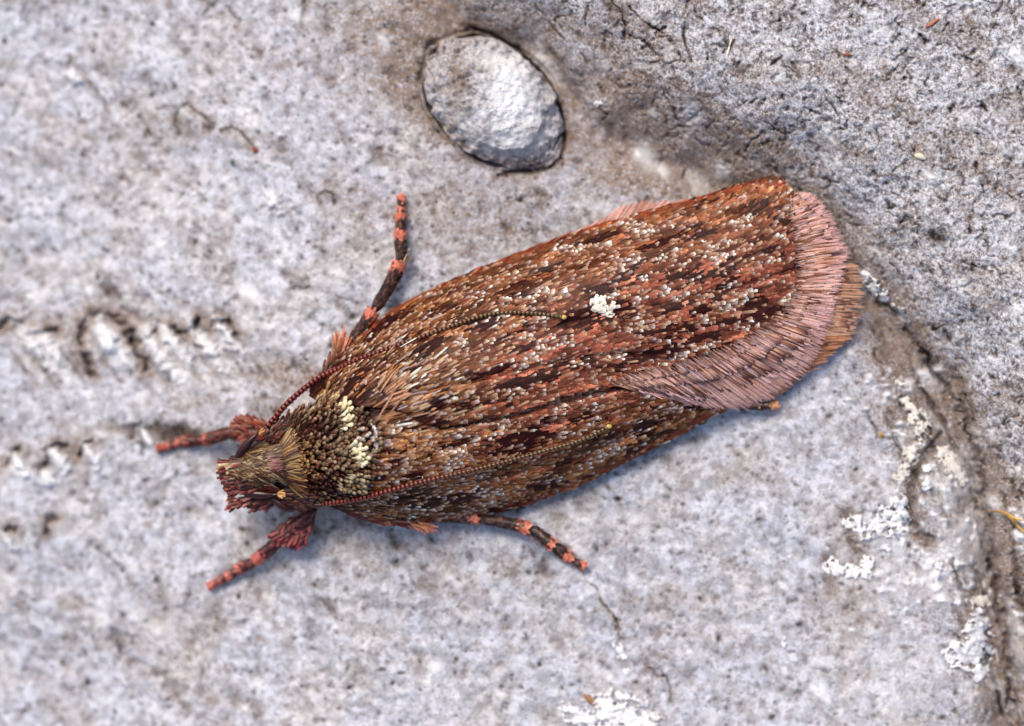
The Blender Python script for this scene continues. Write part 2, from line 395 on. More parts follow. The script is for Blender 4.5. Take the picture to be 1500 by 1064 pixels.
# --- socket of the knot
KX, KY, KA, KB, KANG = 722, 150, 122, 86, 41
a_ = math.radians(KANG); ku = ((X - KX) * math.cos(a_) + (Y - KY) * math.sin(a_)) / KA; kv = (-(X - KX) * math.sin(a_) + (Y - KY) * math.cos(a_)) / KB
kr = np.sqrt(ku ** 2 + kv ** 2) + 0.05 * fbm(X, Y, 30, 3, 51)
H -= 0.07 * np.exp(-((kr - 1.0) / 0.03) ** 2) ; H -= 0.25 * sm((0.98 - kr) / 0.1)
stroke([(690, 40), (722, 50), (752, 70), (776, 88), (798, 112), (815, 138), (822, 162), (824, 190), (827, 206), (822, 230), (806, 246), (780, 252), (750, 252), (732, 256)], 3.6, .10, .9, .5, 3, 3)
stroke([(640, 66), (622, 84), (616, 108), (620, 136), (634, 164), (656, 188), (684, 208), (712, 224)], 6, .04, .20, .7, 3.0, 8)
blob(600, 95, 34, 60, 0, br=.55, dk=.1, rough=.6); blob(628, 60, 13, 10, 0, dk=.4, br=.5)

# the moth sits on even bark
ni = len(xs); nj = len(ys)
V = P(X, Y, H).reshape(-1, 3)
idx = np.arange(ni * nj).reshape(nj, ni)
F = np.stack([idx[:-1, :-1], idx[1:, :-1], idx[1:, 1:], idx[:-1, 1:]], -1).reshape(-1, 4)
me = mesh_np('bark', V, F, attrs={'brown': np.clip(brown, 0, 1), 'dark': np.clip(dark, 0, 1), 'white': np.clip(white, 0, 1), 'lobe': np.clip(np.maximum(right, .6 * sm((D + 175) / 110) * sm((Y - 440) / 120) * sm((X - 900) / 200)), 0, 1)})
bark = link('bark', me, M_bark, kind='structure')

def gh(x, y):
    """height of the finished bark"""
    x = np.clip(np.asarray(x, float), xs[0], xs[-1]); y = np.clip(np.asarray(y, float), ys[0], ys[-1])
    i = np.clip(np.searchsorted(xs, x) - 1, 0, ni - 2); j = np.clip(np.searchsorted(ys, y) - 1, 0, nj - 2)
    fx = (x - xs[i]) / (xs[i + 1] - xs[i]); fy = (y - ys[j]) / (ys[j + 1] - ys[j])
    return (H[j, i] * (1 - fx) + H[j, i + 1] * fx) * (1 - fy) + (H[j + 1, i] * (1 - fx) + H[j + 1, i + 1] * fx) * fy

# ------------------------------------------------------------------ knot: oval raised boss
def make_knot():
    n, m = 150, 260
    R = np.linspace(0, 1, n)[:, None]; T = np.linspace(0, 2 * math.pi, m, endpoint=False)[None, :]
    u = R * np.cos(T) * KA * 0.94; v = R * np.sin(T) * KB * 0.94
    x = KX + u * math.cos(a_) - v * math.sin(a_); y = KY + u * math.sin(a_) + v * math.cos(a_)
    wob = 1 + 0.08 * fbm(x, y, 16, 4, 61) * R; x = KX + (x - KX) * wob; y = KY + (y - KY) * wob
    base = 0.10
    z = base + 0.40 * np.clip(1 - R ** 2.4, 0, 1) ** .85 + 0 * x
    edge = sm((1 - R) / 0.3)
    z = z + (0.10 * fbm(x, y, 34, 4, 62) + 0.11 * fbm(x, y, 12, 4, 63)) * (0.45 + 1.1 * (1 - edge)) * sm((1 - R) / .06)
    # overlapping rim flakes on the lower right
    rim = sm((R - 0.70) / 0.06) * sm((1.15 - np.abs(np.mod(T - 0.2 + math.pi, 2 * math.pi) - math.pi)) / .5)
    z = z - 0.13 * rim
    z = np.where(R > 0.995, -0.25, z)
    vv = P(x, y, z).reshape(-1, 3); k = np.arange(n * m).reshape(n, m); k2 = np.roll(k, -1, 1)
    f = np.stack([k[:-1], k[1:], k2[1:], k2[:-1]], -1).reshape(-1, 4)
    br = np.clip(.2 + 0.9 * np.exp(-(((x - 672) / 22) ** 2 + ((y - 112) / 36) ** 2)) + 0.5 * fbm(x, y, 40, 4, 64) * (1 - edge) + .4 * (1 - edge) + 0.5 * sm((fbm(x, y, 22, 4, 65) - .15) / .3) * (1 - .9 * np.exp(-(((x - 742) / 40) ** 2 + ((y - 130) / 60) ** 2))), 0, 1)
    dk = np.clip(sm((fbm(x, y, 8, 3, 66) - .36) / .2) * .6 * (1 - edge * .3) + rim * sm((fbm(x, y, 10, 2, 67)) / .3) * .5, 0, 1)
    for (bx, by, r) in [(KX + 50 * rng.normal(), KY + 42 * rng.normal(), 2.5 + 4 * rng.random() ** 2) for _ in range(110)] + [(769, 182, 6), (784, 160, 4), (700, 196, 5), (688, 128, 5), (780, 128, 4)]:
        dk = np.maximum(dk, np.exp(-(((x - bx) ** 2 + (y - by) ** 2) / r ** 2)))
    wh = np.clip(1.1 * np.exp(-(((x - 745) / 34) ** 2 + ((y - 128) / 50) ** 2)) + 0.55 * np.exp(-(((x - 755) / 55) ** 2 + ((y - 190) / 34) ** 2)) + .12, 0, 1) * (1 - br * .6)
    me = mesh_np('knot', vv, f, attrs={'brown': br, 'dark': dk, 'white': wh, 'lobe': .5 * (1 - wh)})
    o = link('knot', me, M_bark)
    tag(o, 'oval white knot ringed by a dark crack, rising from the bark above the moth', 'knot')
make_knot()

# ------------------------------------------------------------------ white crusts and flakes lying on the bark
def crust(name, blobs, label, cat, mat, group=None, th=0.05, step=1.6, seed=1, rough=0.75, sc_=9):
    b = np.array([(bx, by, rx, ry, an) for bx, by, rx, ry, an in blobs], float)
    m = b[:, 2:4].max() * 1.7
    x, y = np.meshgrid(np.arange(b[:, 0].min() - m, b[:, 0].max() + m, step), np.arange(b[:, 1].min() - m, b[:, 1].max() + m, step))
    f = np.full(x.shape, -9.0)
    for bx, by, rx, ry, an in b:
        a = math.radians(an); u = ((x - bx) * math.cos(a) + (y - by) * math.sin(a)) / rx; v = (-(x - bx) * math.sin(a) + (y - by) * math.cos(a)) / ry
        f = np.maximum(f, 1 - np.sqrt(u * u + v * v))
    f = f + 1.25 * rough * fbm(x, y, sc_, 4, seed, .7) + .25 * (fbm(x, y, 5, 2, seed + 5) < -.28) * -2
    t = .45 * th * sm(f / 0.12) + th * 0.55 * np.abs(fbm(x, y, 7, 3, seed + 1)) * sm(f / .3)
    z = gh(x, y) - 0.03 + np.where(f > 0, 0.036 + np.maximum(t, 0), 0)
    keep = f > -0.10
    jj, ii = np.nonzero(keep[:-1, :-1] & keep[1:, :-1] & keep[1:, 1:] & keep[:-1, 1:])
    k = np.arange(x.size).reshape(x.shape)
    fa = np.stack([k[jj, ii], k[jj + 1, ii], k[jj + 1, ii + 1], k[jj, ii + 1]], -1)
    used = np.unique(fa); rem = np.zeros(x.size, int); rem[used] = np.arange(len(used))
    me = mesh_np(name, P(x, y, z).reshape(-1, 3)[used], rem[fa])
    o = link(name, me, mat); tag(o, label, cat, group); return o

G1 = 'white crusts on the lower right of the bark'
crust('lichen_crust', [(1253, 768, 20, 14, 0), (1282, 770, 28, 19, -10), (1312, 764, 26, 24, 60), (1318, 742, 16, 20, 0)], 'large white crust right of the moth with a square right edge, beside the brown groove', 'crust', M_white, G1, .07, seed=71, rough=.5)
crust('lichen_crust', [(1224, 832, 22, 13, 20), (1250, 838, 20, 11, 0), (1270, 832, 14, 18, 20)], 'small white crust with a grey lobe just below the largest square edged crust', 'crust', M_white, G1, .06, seed=72, rough=.5)
crust('lichen_crust', [(1432, 925, 20, 40, 0), (1420, 960, 34, 32, 0), (1432, 985, 20, 14, 0)], 'tall white crust beside the dark crease at the lower right', 'crust', M_white, G1, .07, seed=73, rough=.6)
crust('lichen_crust', [(1436, 882, 20, 10, 0)], 'narrow cream crust directly above the tall white crust', 'crust', M_grey, G1, .05, seed=74, rough=.6)
crust('lichen_crust', [(1390, 672, 16, 28, -20), (1406, 690, 12, 20, -15)], 'flat beige crust between the brown groove and the dark crease', 'crust', M_grey, G1, .05, seed=75, rough=.7)
crust('lichen_crust', [(1330, 590, 8, 22, -28), (1340, 610, 12, 14, 0), (1352, 628, 14, 16, 0), (1318, 560, 8, 16, -30)], 'ragged pale crust running down from the wing tip towards the groove', 'crust', M_grey, G1, .05, seed=76, rough=.9)
crust('lichen_crust', [(1336, 664, 16, 12, -40), (1322, 690, 12, 20, 20)], 'faint pale grey crust on the left bank of the brown groove', 'crust', M_grey, G1, .04, seed=77, rough=.8)
crust('lichen_crust', [(900, 1046, 56, 34, 0), (860, 1054, 34, 18, 0), (935, 1060, 38, 20, 0), (830, 1042, 12, 16, 0)], 'broad bright white crust cut by the bottom edge of the photo', 'crust', M_white, G1, .07, seed=78, rough=.6)
crust('lichen_crust', [(908, 955, 9, 16, -30), (918, 984, 6, 6, 0)], 'slender white crust on the open bark, between the curved crack and the bottom crust', 'crust', M_white, G1, .05, seed=79, rough=.35)
G2 = 'small white grains beside the groove'
crust('white_grain', [(1358, 685, 8, 8, 0)], 'upper of two bright white grains at the mouth of the brown groove', 'grain', M_white, G2, .10, 1.2, 80, .4, 6)
crust('white_grain', [(1358, 713, 8, 7, 0)], 'lower of two bright white grains at the mouth of the brown groove', 'grain', M_white, G2, .09, 1.2, 81, .4, 6)
crust('white_grain', [(1296, 804, 9, 7, 0)], 'round white grain right under the largest square edged crust', 'grain', M_white, G2, .07, 1.2, 82, .4, 6)
crust('white_grain', [(1376, 830, 7, 10, 0)], 'lone white grain right of the small crusts, left of the tall crust', 'grain', M_white, G2, .07, 1.2, 83, .5, 6)
crust('white_grain', [(1150, 943, 5, 9, 0)], 'lone white grain on the open bark near the bottom, right of the slender crust', 'grain', M_white, G2, .05, 1.2, 84, .5, 6)
crust('white_flake', [(1268, 408, 14, 10, 45), (1281, 421, 18, 11, 45), (1294, 433, 11, 9, 45)], 'white ribbed flake lying just right of the moth wing tip', 'flake', M_white, None, .14, 1.2, 85, .16, 6)
crust('white_flake', [(1322, 455, 9, 5, 40), (1308, 447, 4, 4, 0)], 'small pale grey flake below the ribbed flake by the wing tip', 'flake', M_grey, None, .06, 1.2, 86, .4, 6)
crust('white_flake', [(876, 152, 7, 5, 20)], 'tiny white flake on the ridge right of the knot', 'flake', M_white, None, .06, 1.2, 87, .4, 6)

# ------------------------------------------------------------------ fibres and specks
def ribbon(name, pts, w, c0, c1, mat, label=None, cat=None, parent=None, lift=.03, group=None):
    p = smooth_path([(a, b) for a, b in pts], 3.0); z = gh(p[:, 0], p[:, 1]) + lift
    c = P(p[:, 0], p[:, 1], z); n = len(c); ring = 6
    t = np.gradient(c, axis=0); t /= np.linalg.norm(t, axis=1)[:, None]
    s = np.cross(t, [0, 0, 1.0]); s /= np.linalg.norm(s, axis=1)[:, None]; up = np.cross(s, t)
    r = w / 200 * np.sin(np.linspace(0.25, math.pi - 0.12, n)) ** .6
    ang = np.arange(ring) / ring * 2 * math.pi
    v = c[:, None] + r[:, None, None] * (np.cos(ang)[None, :, None] * s[:, None] + .6 * np.sin(ang)[None, :, None] * up[:, None])
    k = np.arange(n * ring).reshape(n, ring); k2 = np.roll(k, -1, 1)
    f = np.stack([k[:-1], k2[:-1], k2[1:], k[1:]], -1).reshape(-1, 4)
    g = np.linspace(0, 1, n)[:, None, None]; col = (lin(c0) * (1 - g) + lin(c1) * g) + 0 * v
    o = link(name, mesh_np(name, v.reshape(-1, 3), f, col.reshape(-1, 3)), mat, parent)
    if label: tag(o, label, cat, group)
    return o
ribbon('plant_fibre', [(1450, 748), (1470, 751), (1482, 760), (1494, 774), (1506, 784)], 4.5, (150, 110, 60), (225, 175, 80), M_fringe, 'straw yellow fibre in the crease at the right edge of the photo', 'fibre', lift=.12)
ribbon('plant_fibre', [(1476, 752), (1484, 758), (1500, 763)], 4, (200, 160, 90), (225, 185, 110), M_fringe, 'shorter branch-like straw fibre beside the yellow one at the right edge', 'fibre', lift=.13)
ribbon('orange_fibre', [(1356, 40), (1366, 34), (1376, 26)], 5, (175, 90, 60), (200, 140, 110), M_fringe, 'short orange fibre on the bark near the top right corner', 'fibre')
ribbon('orange_fibre', [(1234, 80), (1248, 79)], 4, (170, 90, 60), (190, 120, 90), M_fringe, 'tiny orange fibre left of and below the other orange fibre', 'fibre')
ribbon('pale_hair', [(1072, 56), (1068, 70), (1065, 84)], 2.6, (235, 230, 210), (235, 230, 215), M_fringe, 'fine cream hair standing upright on the bark at the top', 'hair')
ribbon('cream_chip', [(1340, 228), (1348, 229), (1356, 233)], 9, (235, 220, 190), (235, 225, 200), M_fringe, 'small cream chip on the bark of the upper right', 'chip')
ribbon('red_speck', [(370, 218), (378, 222)], 9, (150, 70, 40), (120, 50, 35), M_fringe, 'reddish speck at the end of the curved crack, upper left', 'speck')
ribbon('green_speck', [(338, 236), (343, 239)], 8, (60, 100, 70), (70, 110, 75), M_fringe, 'tiny green speck below the curved crack, upper left', 'speck')
ribbon('yellow_grain', [(1289, 634), (1292, 641)], 6, (205, 150, 50), (190, 140, 60), M_fringe, 'tiny amber grain on the bark below the wing tip', 'grain')
ribbon('brown_crumb', [(855, 1018), (868, 1028), (877, 1036)], 9, (170, 125, 85), (150, 105, 75), M_fringe, 'brown elongated crumb beside the broad white crust at the bottom', 'crumb')

# ================================================================== THE MOTH
moth = bpy.data.objects.new('moth', None); C.objects.link(moth); moth.empty_display_size = .5
moth.location = (0, 0, 0)
tag(moth, 'reddish brown moth speckled with pale scales, resting with folded wings on the bark', 'moth')

UPEDGE = [(318, 676), (345, 650), (385, 632), (430, 590), (452, 572), (470, 550), (487, 528), (520, 495), (560, 464), (600, 440), (650, 415), (700, 393), (800, 355),
          (900, 322), (1000, 295), (1070, 275), (1135, 264), (1185, 284), (1212, 308), (1240, 368), (1264, 440)]
LOEDGE = [(330, 744), (400, 738), (455, 744), (520, 758), (560, 769), (620, 771), (700, 758), (750, 747), (800, 730), (850, 711), (900, 686), (950, 661), (1000, 635),
          (1060, 604), (1130, 583), (1180, 549), (1248, 494), (1264, 445)]
AX0 = np.array([320.0, 708.0]); AU = np.array([0.954, -0.300]); AN = np.array([-0.300, -0.954])
def st(x, y):
    x = np.asarray(x, float) - AX0[0]; y = np.asarray(y, float) - AX0[1]
    return x * AU[0] + y * AU[1], x * AN[0] + y * AN[1]
_us, _ut = st([p[0] for p in UPEDGE], [p[1] for p in UPEDGE]); _ls, _lt = st([p[0] for p in LOEDGE], [p[1] for p in LOEDGE])
_o = np.argsort(_us); _us, _ut = _us[_o], _ut[_o]; _o = np.argsort(_ls); _ls, _lt = _ls[_o], _lt[_o]
FOLDS = [([(590, 585), (660, 570), (740, 548), (830, 530), (900, 520), (960, 520)], .055, 6), ([(640, 630), (740, 612), (850, 582), (930, 566), (1010, 596)], .05, 5),
         ([(560, 520), (680, 440), (800, 398), (960, 350), (1080, 315)], .04, 7), ([(600, 730), (720, 700), (850, 668), (960, 622)], .04, 6), ([(700, 500), (850, 470), (1000, 440), (1140, 405)], .03, 6)]
def q_of(x, y):
    s, t = st(x, y); a = np.interp(s, _us, _ut); b = np.interp(s, _ls, _lt); w = np.maximum((a - b) / 2, 18)
    return s, (t - (a + b) / 2) / w, w
def zm(x, y):
    """height of the moth's back"""
    s, q, w = q_of(x, y)
    pk = np.interp(s, [0, 40, 90, 115, 170, 230, 300, 450, 650, 850, 960], [.62, .80, .88, .86, 1.18, 1.32, 1.30, 1.18, .98, .74, .60])
    ed = np.interp(s, [0, 100, 300, 800, 960], [.30, .28, .20, .30, .42])
    q = np.clip(np.abs(q), 0, 1.25)
    z = ed + (pk - ed) * (1 - q ** 2.5)
    ve = vnoise(s / 160 + 3, (np.asarray(st(x, y)[1])) / 17 + 7, 5) - .5
    z = z + 0.055 * ve * sm((s - 260) / 80)
    px_, py_ = np.broadcast_arrays(np.asarray(x, float), np.asarray(y, float))
    for fl, dp, wd in FOLDS: z = z - dp * np.exp(-(seg_dist(px_, py_, fl) / wd) ** 2)
    return z
def surf(x, y, off=0.0):
    """point, normal on the back"""
    e = 3.0
    p = P(x, y, zm(x, y) + off); px = P(np.asarray(x) + e, y, zm(np.asarray(x) + e, y) + off); py = P(x, np.asarray(y) - e, zm(x, np.asarray(y) - e) + off)
    n = np.cross(px - p, py - p); n /= np.linalg.norm(n, axis=-1, keepdims=True)
    return p, n
def tangent(x, y, ang, off=0.0):
    """direction on the back; ang in degrees, positive = down in the photo"""
    a = np.radians(ang); e = 3.0
    p = P(x, y, zm(x, y) + off); x2 = x + e * np.cos(a); y2 = y + e * np.sin(a)
    d = P(x2, y2, zm(x2, y2) + off) - p
    return d / np.linalg.norm(d, axis=-1, keepdims=True)

PROF = {'paddle': ([0, .30, .62, .88, 1.0], [.30, .75, 1.0, .88, .42], 3),
        'blunt': ([0, .30, .65, .90, 1.0], [.35, .8, 1.0, 1.0, .74], 3),
        'hair': ([0, .25, .6, .88, 1.0], [.55, .95, 1.0, .75, .12], 3)}
def scales(pos, T, Nn, L, W, cols, shape='paddle', lift=.14, curl=.05, camber=.30):
    """arrays of small cambered scales -> verts, faces, colours.  cols: (n,5,3)"""
    u, w, _ = PROF[shape]; u = np.array(u); w = np.array(w); n = len(pos)
    S = np.cross(Nn, T); S /= np.linalg.norm(S, axis=1, keepdims=True)
    lift = np.broadcast_to(lift, n)
    L = L[:, None]; out = []
    up = (lift[:, None] * u - curl * u ** 2) * L
    for k in (-1, 0, 1):
        c = pos[:, None] + (u * L)[:, :, None] * T[:, None] + (up + (camber * W[:, None] * .5 * w * (1 - abs(k))))[:, :, None] * Nn[:, None]
        out.append(c + (k * .5 * W[:, None] * w)[:, :, None] * S[:, None])
    v = np.stack(out, 2)                                   # n,5,3,3
    col = np.repeat(cols[:, :, None, :], 3, 2)
    b = np.arange(15).reshape(5, 3)
    f = np.stack([b[:-1, :-1], b[:-1, 1:], b[1:, 1:], b[1:, :-1]], -1).reshape(-1, 4)
    F = (np.arange(n)[:, None, None] * 15 + f[None]).reshape(-1, 4)
    return v.reshape(-1, 3), F, col.reshape(-1, 3)

def clubs(pos, T, Nn, L, W, cols, lift=.7, ring=6):
    """round tipped scales: slim stalk swelling to a ball end"""
    u = np.array([0, .35, .68, .84, .95, 1.0]); w = np.array([.22, .5, .95, 1.0, .62, .04]); n = len(pos); R = len(u)
    Dd = T + np.broadcast_to(lift, n)[:, None] * Nn; Dd /= np.linalg.norm(Dd, axis=1, keepdims=True)
    S = np.cross(Nn, Dd); S /= np.linalg.norm(S, axis=1, keepdims=True); U = np.cross(Dd, S)
    a = np.arange(ring) / ring * 2 * math.pi
    c = pos[:, None] + (u * L[:, None])[:, :, None] * Dd[:, None]
    r = .5 * W[:, None] * w
    v = c[:, :, None] + r[:, :, None, None] * (np.cos(a)[None, None, :, None] * S[:, None, None] + .75 * np.sin(a)[None, None, :, None] * U[:, None, None])
    cu = np.stack([np.stack([np.interp(u, [0, .25, .5, .75, 1], cols[i, :, k]) for k in range(3)], -1) for i in range(n)]) if n else np.zeros((0, R, 3))
    col = np.repeat(cu[:, :, None, :], ring, 2)
    b = np.arange(R * ring).reshape(R, ring); b2 = np.roll(b, -1, 1)
    f = np.stack([b[:-1], b2[:-1], b2[1:], b[1:]], -1).reshape(-1, 4)
    F = (np.arange(n)[:, None, None] * (R * ring) + f[None]).reshape(-1, 4)
    return v.reshape(-1, 3), F, col.reshape(-1, 3)

def merge(parts):
    vs, fs, cs, o = [], [], [], 0
    for v, f, c in parts: vs.append(v); fs.append(f + o); cs.append(c); o += len(v)
    return np.concatenate(vs), np.concatenate(fs), np.concatenate(cs)

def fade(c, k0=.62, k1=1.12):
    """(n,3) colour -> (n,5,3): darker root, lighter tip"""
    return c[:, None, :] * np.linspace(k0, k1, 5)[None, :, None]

def jitter_grid(poly, dx, dy, ang=-17):
    p = np.array(poly, float); a = math.radians(ang); c = p.mean(0)
    r = np.hypot(*(p - c).T).max() + 10
    U, Vv = np.meshgrid(np.arange(-r, r, dx), np.arange(-r, r, dy)); U = U + (np.arange(U.shape[0]) % 2)[:, None] * dx / 2
    U = U + rng.normal(0, dx * .20, U.shape); Vv = Vv + rng.normal(0, dy * .18, Vv.shape)
    x = c[0] + U * math.cos(a) - Vv * math.sin(a); y = c[1] + U * math.sin(a) + Vv * math.cos(a)
    x, y = x.ravel(), y.ravel(); k = inside(x, y, poly)
    return x[k], y[k]

DIRS = np.array([(470, 560, -48), (540, 490, -38), (560, 560, -38), (620, 450, -30), (640, 540, -27), (700, 480, -24), (800, 380, -24), (900, 340, -20), (1000, 320, -22), (1090, 300, -38),
                 (1135, 290, -50), (1000, 400, -24), (850, 480, -22), (1110, 350, -28), (1120, 400, -18), (1120, 450, -8), (1060, 480, -6), (980, 520, -4), (900, 555, -6), (700, 560, -19), (600, 590, -22),
                 (760, 590, -15), (570, 630, -12), (600, 680, -14), (640, 700, -12), (540, 735, 2), (600, 755, -6), (700, 735, -12), (800, 690, -18), (900, 650, -24), (950, 620, -22), (1050, 590, -22), (1150, 540, -28), (1200, 500, -25), (560, 660, -10)], float)
def dir_at(x, y):
    w = 1 / ((x[:, None] - DIRS[:, 0]) ** 2 + (y[:, None] - DIRS[:, 1]) ** 2 + 300) ** 1.5
    return (w * DIRS[:, 2]).sum(1) / w.sum(1)

def bl(x, y, L):
    v = np.zeros(len(x))
    for (bx, by, rx, ry, an, k) in L:
        a = math.radians(an); u = ((x - bx) * math.cos(a) + (y - by) * math.sin(a)) / rx; w = (-(x - bx) * math.sin(a) + (y - by) * math.cos(a)) / ry
        v = v + k * np.exp(-(u * u + w * w))
    return v
DARKB = [(715, 486, 30, 9, -18, .9), (692, 480, 16, 8, -10, .6), (758, 640, 26, 11, -12, 1.0), (632, 586, 26, 10, -18, .8), (852, 476, 34, 9, -10, .9), (900, 456, 12, 14, 0, .8), (858, 440, 10, 8, 0, .5), (925, 492, 30, 7, -15, .7),
         (780, 404, 46, 9, -22, .6), (950, 362, 34, 8, -20, .9), (1020, 350, 30, 8, -22, .8), (1095, 310, 20, 9, -15, .9), (1122, 326, 14, 8, 0, .8), (1045, 432, 46, 6, -18, .6), (985, 452, 40, 5, -18, .5), (640, 622, 34, 6, 4, .8),
         (562, 682, 24, 17, -20, .9), (505, 572, 26, 13, -35, .9), (950, 622, 44, 6, -8, .7), (1000, 600, 18, 8, -20, .9), (905, 672, 24, 7, -24, .8), (570, 728, 30, 8, 0, .5), (800, 692, 40, 7, -20, .5), (700, 552, 60, 5, -16, .5),
         (560, 480, 60, 7, -34, .45), (660, 428, 60, 6, -24, .4), (760, 560, 50, 6, -16, .6), (850, 540, 40, 6, -14, .5), (930, 530, 40, 5, -10, .5), (740, 660, 30, 8, -20, .5), (500, 745, 40, 8, 10, .7), (600, 545, 26, 5, -22, .5),
         (1163, 344, 9, 7, 0, 1), (1164, 376, 8, 9, 0, 1), (1160, 410, 8, 6, 0, .7), (1144, 456, 12, 7, -40, 1), (1116, 482, 14, 8, -30, 1), (1062, 508, 16, 8, -20, .9), (1010, 526, 18, 6, -10, .8), (935, 550, 26, 7, 0, .9), (878, 568, 30, 5, -4, .7),
         (1030, 395, 40, 5, -20, .4), (1010, 480, 40, 5, -12, .4), (880, 420, 60, 5, -20, .4), (620, 735, 60, 5, -8, .4), (660, 650, 30, 6, -14, .4)]
PALEB = [(922, 380, 12, 7, 0, .9), (990, 392, 22, 6, -18, .7), (966, 432, 9, 5, 0, 1.1), (1000, 456, 12, 5, 0, .6), (778, 474, 16, 6, 0, .8), (745, 482, 14, 6, 0, .7), (886, 668, 22, 8, -10, 1.1), (976, 602, 20, 6, -10, .8),
         (800, 612, 20, 7, -18, .9), (890, 560, 18, 5, 0, .9), (1065, 452, 14, 5, 0, .7), (950, 420, 16, 5, 0, .5), (740, 535, 24, 6, -10, .5), (830, 545, 22, 6, 0, .6), (600, 500, 26, 6, -30, .4), (650, 480, 30, 6, -20, .6),
         (700, 700, 30, 6, -14, .5), (640, 660, 22, 8, -10, .5), (930, 335, 16, 7, 0, .6), (860, 362, 18, 7, 0, .5), (1070, 335, 14, 7, 0, .6), (1110, 370, 14, 7, 0, .4), (1090, 440, 20, 6, 0, .5), (1020, 510, 16, 6, 0, .5), (840, 590, 30, 5, -14, .5),
         (580, 740, 30, 6, 0, .6), (620, 748, 30, 5, 0, .5), (1040, 595, 20, 4, -20, .5), (760, 440, 16, 6, 0, .5), (700, 440, 26, 6, 0, .4), (620, 560, 30, 6, 0, .4), (960, 505, 18, 6, 0, .5), (820, 660, 26, 6, -20, .5)]
def wing_cols(x, y):
    n = len(x); s, t = st(x, y); q = q_of(x, y)[1]
    olive = lin((116, 74, 38)); red = lin((142, 78, 62)); tan = lin((168, 120, 76)); orange = lin((126, 76, 46)); mar = lin((44, 13, 9)); dred = lin((84, 34, 22))
    wo = sm((q - .25) / .4) * sm((560 - s) / 300) + .55 * sm((q - .75) / .2) + .75 * sm((-.45 - q) / .25) + .8 * sm((480 - s) / 280)
    wt = 1.0 * np.exp(-(((x - 585) / 60) ** 2 + ((y - 590) / 45) ** 2)) + .8 * np.exp(-(((x - 600) / 80) ** 2 + ((y - 660) / 30) ** 2))
    wr = .12 + 1.0 * sm((s - 250) / 300) * np.exp(-((q - .0) / .5) ** 2)
    wor = .22 + .8 * sm((q - .4) / .3) * sm((s - 400) / 200) + .5 * fbm(s / 3, t, 20, 2, 90) ** 2
    pick = np.stack([wo, wt, wr, wor], 1) + .02; pick = pick / pick.sum(1, keepdims=True)
    cum = pick.cumsum(1); r = rng.random(n)[:, None]; k = (r > cum).sum(1).clip(0, 3)
    c = np.array([olive, tan, red, orange])[k] * .6 + .4 * (pick @ np.array([olive, tan, red, orange]))
    c = c * np.exp(rng.normal(0, .20, n) - .16 + 1.9 * fbm(s / 7, t, 7, 3, 93))[:, None]
    m = rng.random(n) < .20; c[m] = c[m] * .35 + dred * .65
    m = rng.random(n) < .12; c[m] = c[m] * .45 + lin((214, 168, 138)) * .55
    nd = fbm(s / 4.2, t, 13, 3, 91); pd = .92 * sm((nd * 1.15 + bl(x, y, DARKB) + rng.normal(0, .14, n) - .22) / .24)
    m = rng.random(n) < pd; c[m] = mar * np.exp(rng.normal(0, .35, m.sum()))[:, None]
    npz = fbm(s / 2.2, t, 12, 3, 92); pp = .95 * sm((npz * .95 + .85 * bl(x, y, PALEB) + rng.normal(0, .16, n) - .27) / .30)
    pale = np.where(rng.random(n)[:, None] < .55, lin((184, 152, 122)), lin((176, 156, 150)))
    pale = pale + (lin((232, 220, 206)) - pale) * (rng.random(n)[:, None] < .6 * pp[:, None])
    m2 = (rng.random(n) < np.maximum(.75 * pp * (1 - .85 * pd), .06 + .16 * sm((480 - s) / 200) * (1 - pd))); c[m2] = pale[m2] * np.exp(rng.normal(0, .16, m2.sum()))[:, None]
    return np.clip(c, .004, .85), m2

def ruled(A, B, n, m, off, th=.03):
    a = smooth_path(A, 4.0); b = smooth_path(B, 4.0)
    ra = np.stack([np.interp(np.linspace(0, 1, n), np.linspace(0, 1, len(a)), a[:, k]) for k in (0, 1)], -1)
    rb = np.stack([np.interp(np.linspace(0, 1, n), np.linspace(0, 1, len(b)), b[:, k]) for k in (0, 1)], -1)
    v = np.linspace(0, 1, m)[None, :, None]; g = ra[:, None] * (1 - v) + rb[:, None] * v
    z = zm(g[..., 0], g[..., 1]) + off
    top = P(g[..., 0], g[..., 1], z); bot = P(g[..., 0], g[..., 1], z - th)
    V = np.concatenate([top.reshape(-1, 3), bot.reshape(-1, 3)]); k = np.arange(n * m).reshape(n, m); K = k + n * m
    f = [np.stack([k[:-1, :-1], k[:-1, 1:], k[1:, 1:], k[1:, :-1]], -1).reshape(-1, 4), np.stack([K[:-1, :-1], K[1:, :-1], K[1:, 1:], K[:-1, 1:]], -1).reshape(-1, 4)]
    bd = np.concatenate([k[:, 0][::-1], k[0, 1:], k[1:, -1], k[-1, :-1][::-1][:-1]]); nb = np.roll(bd, -1)
    f.append(np.stack([bd, nb, nb + n * m, bd + n * m], -1))
    return V, np.concatenate(f)

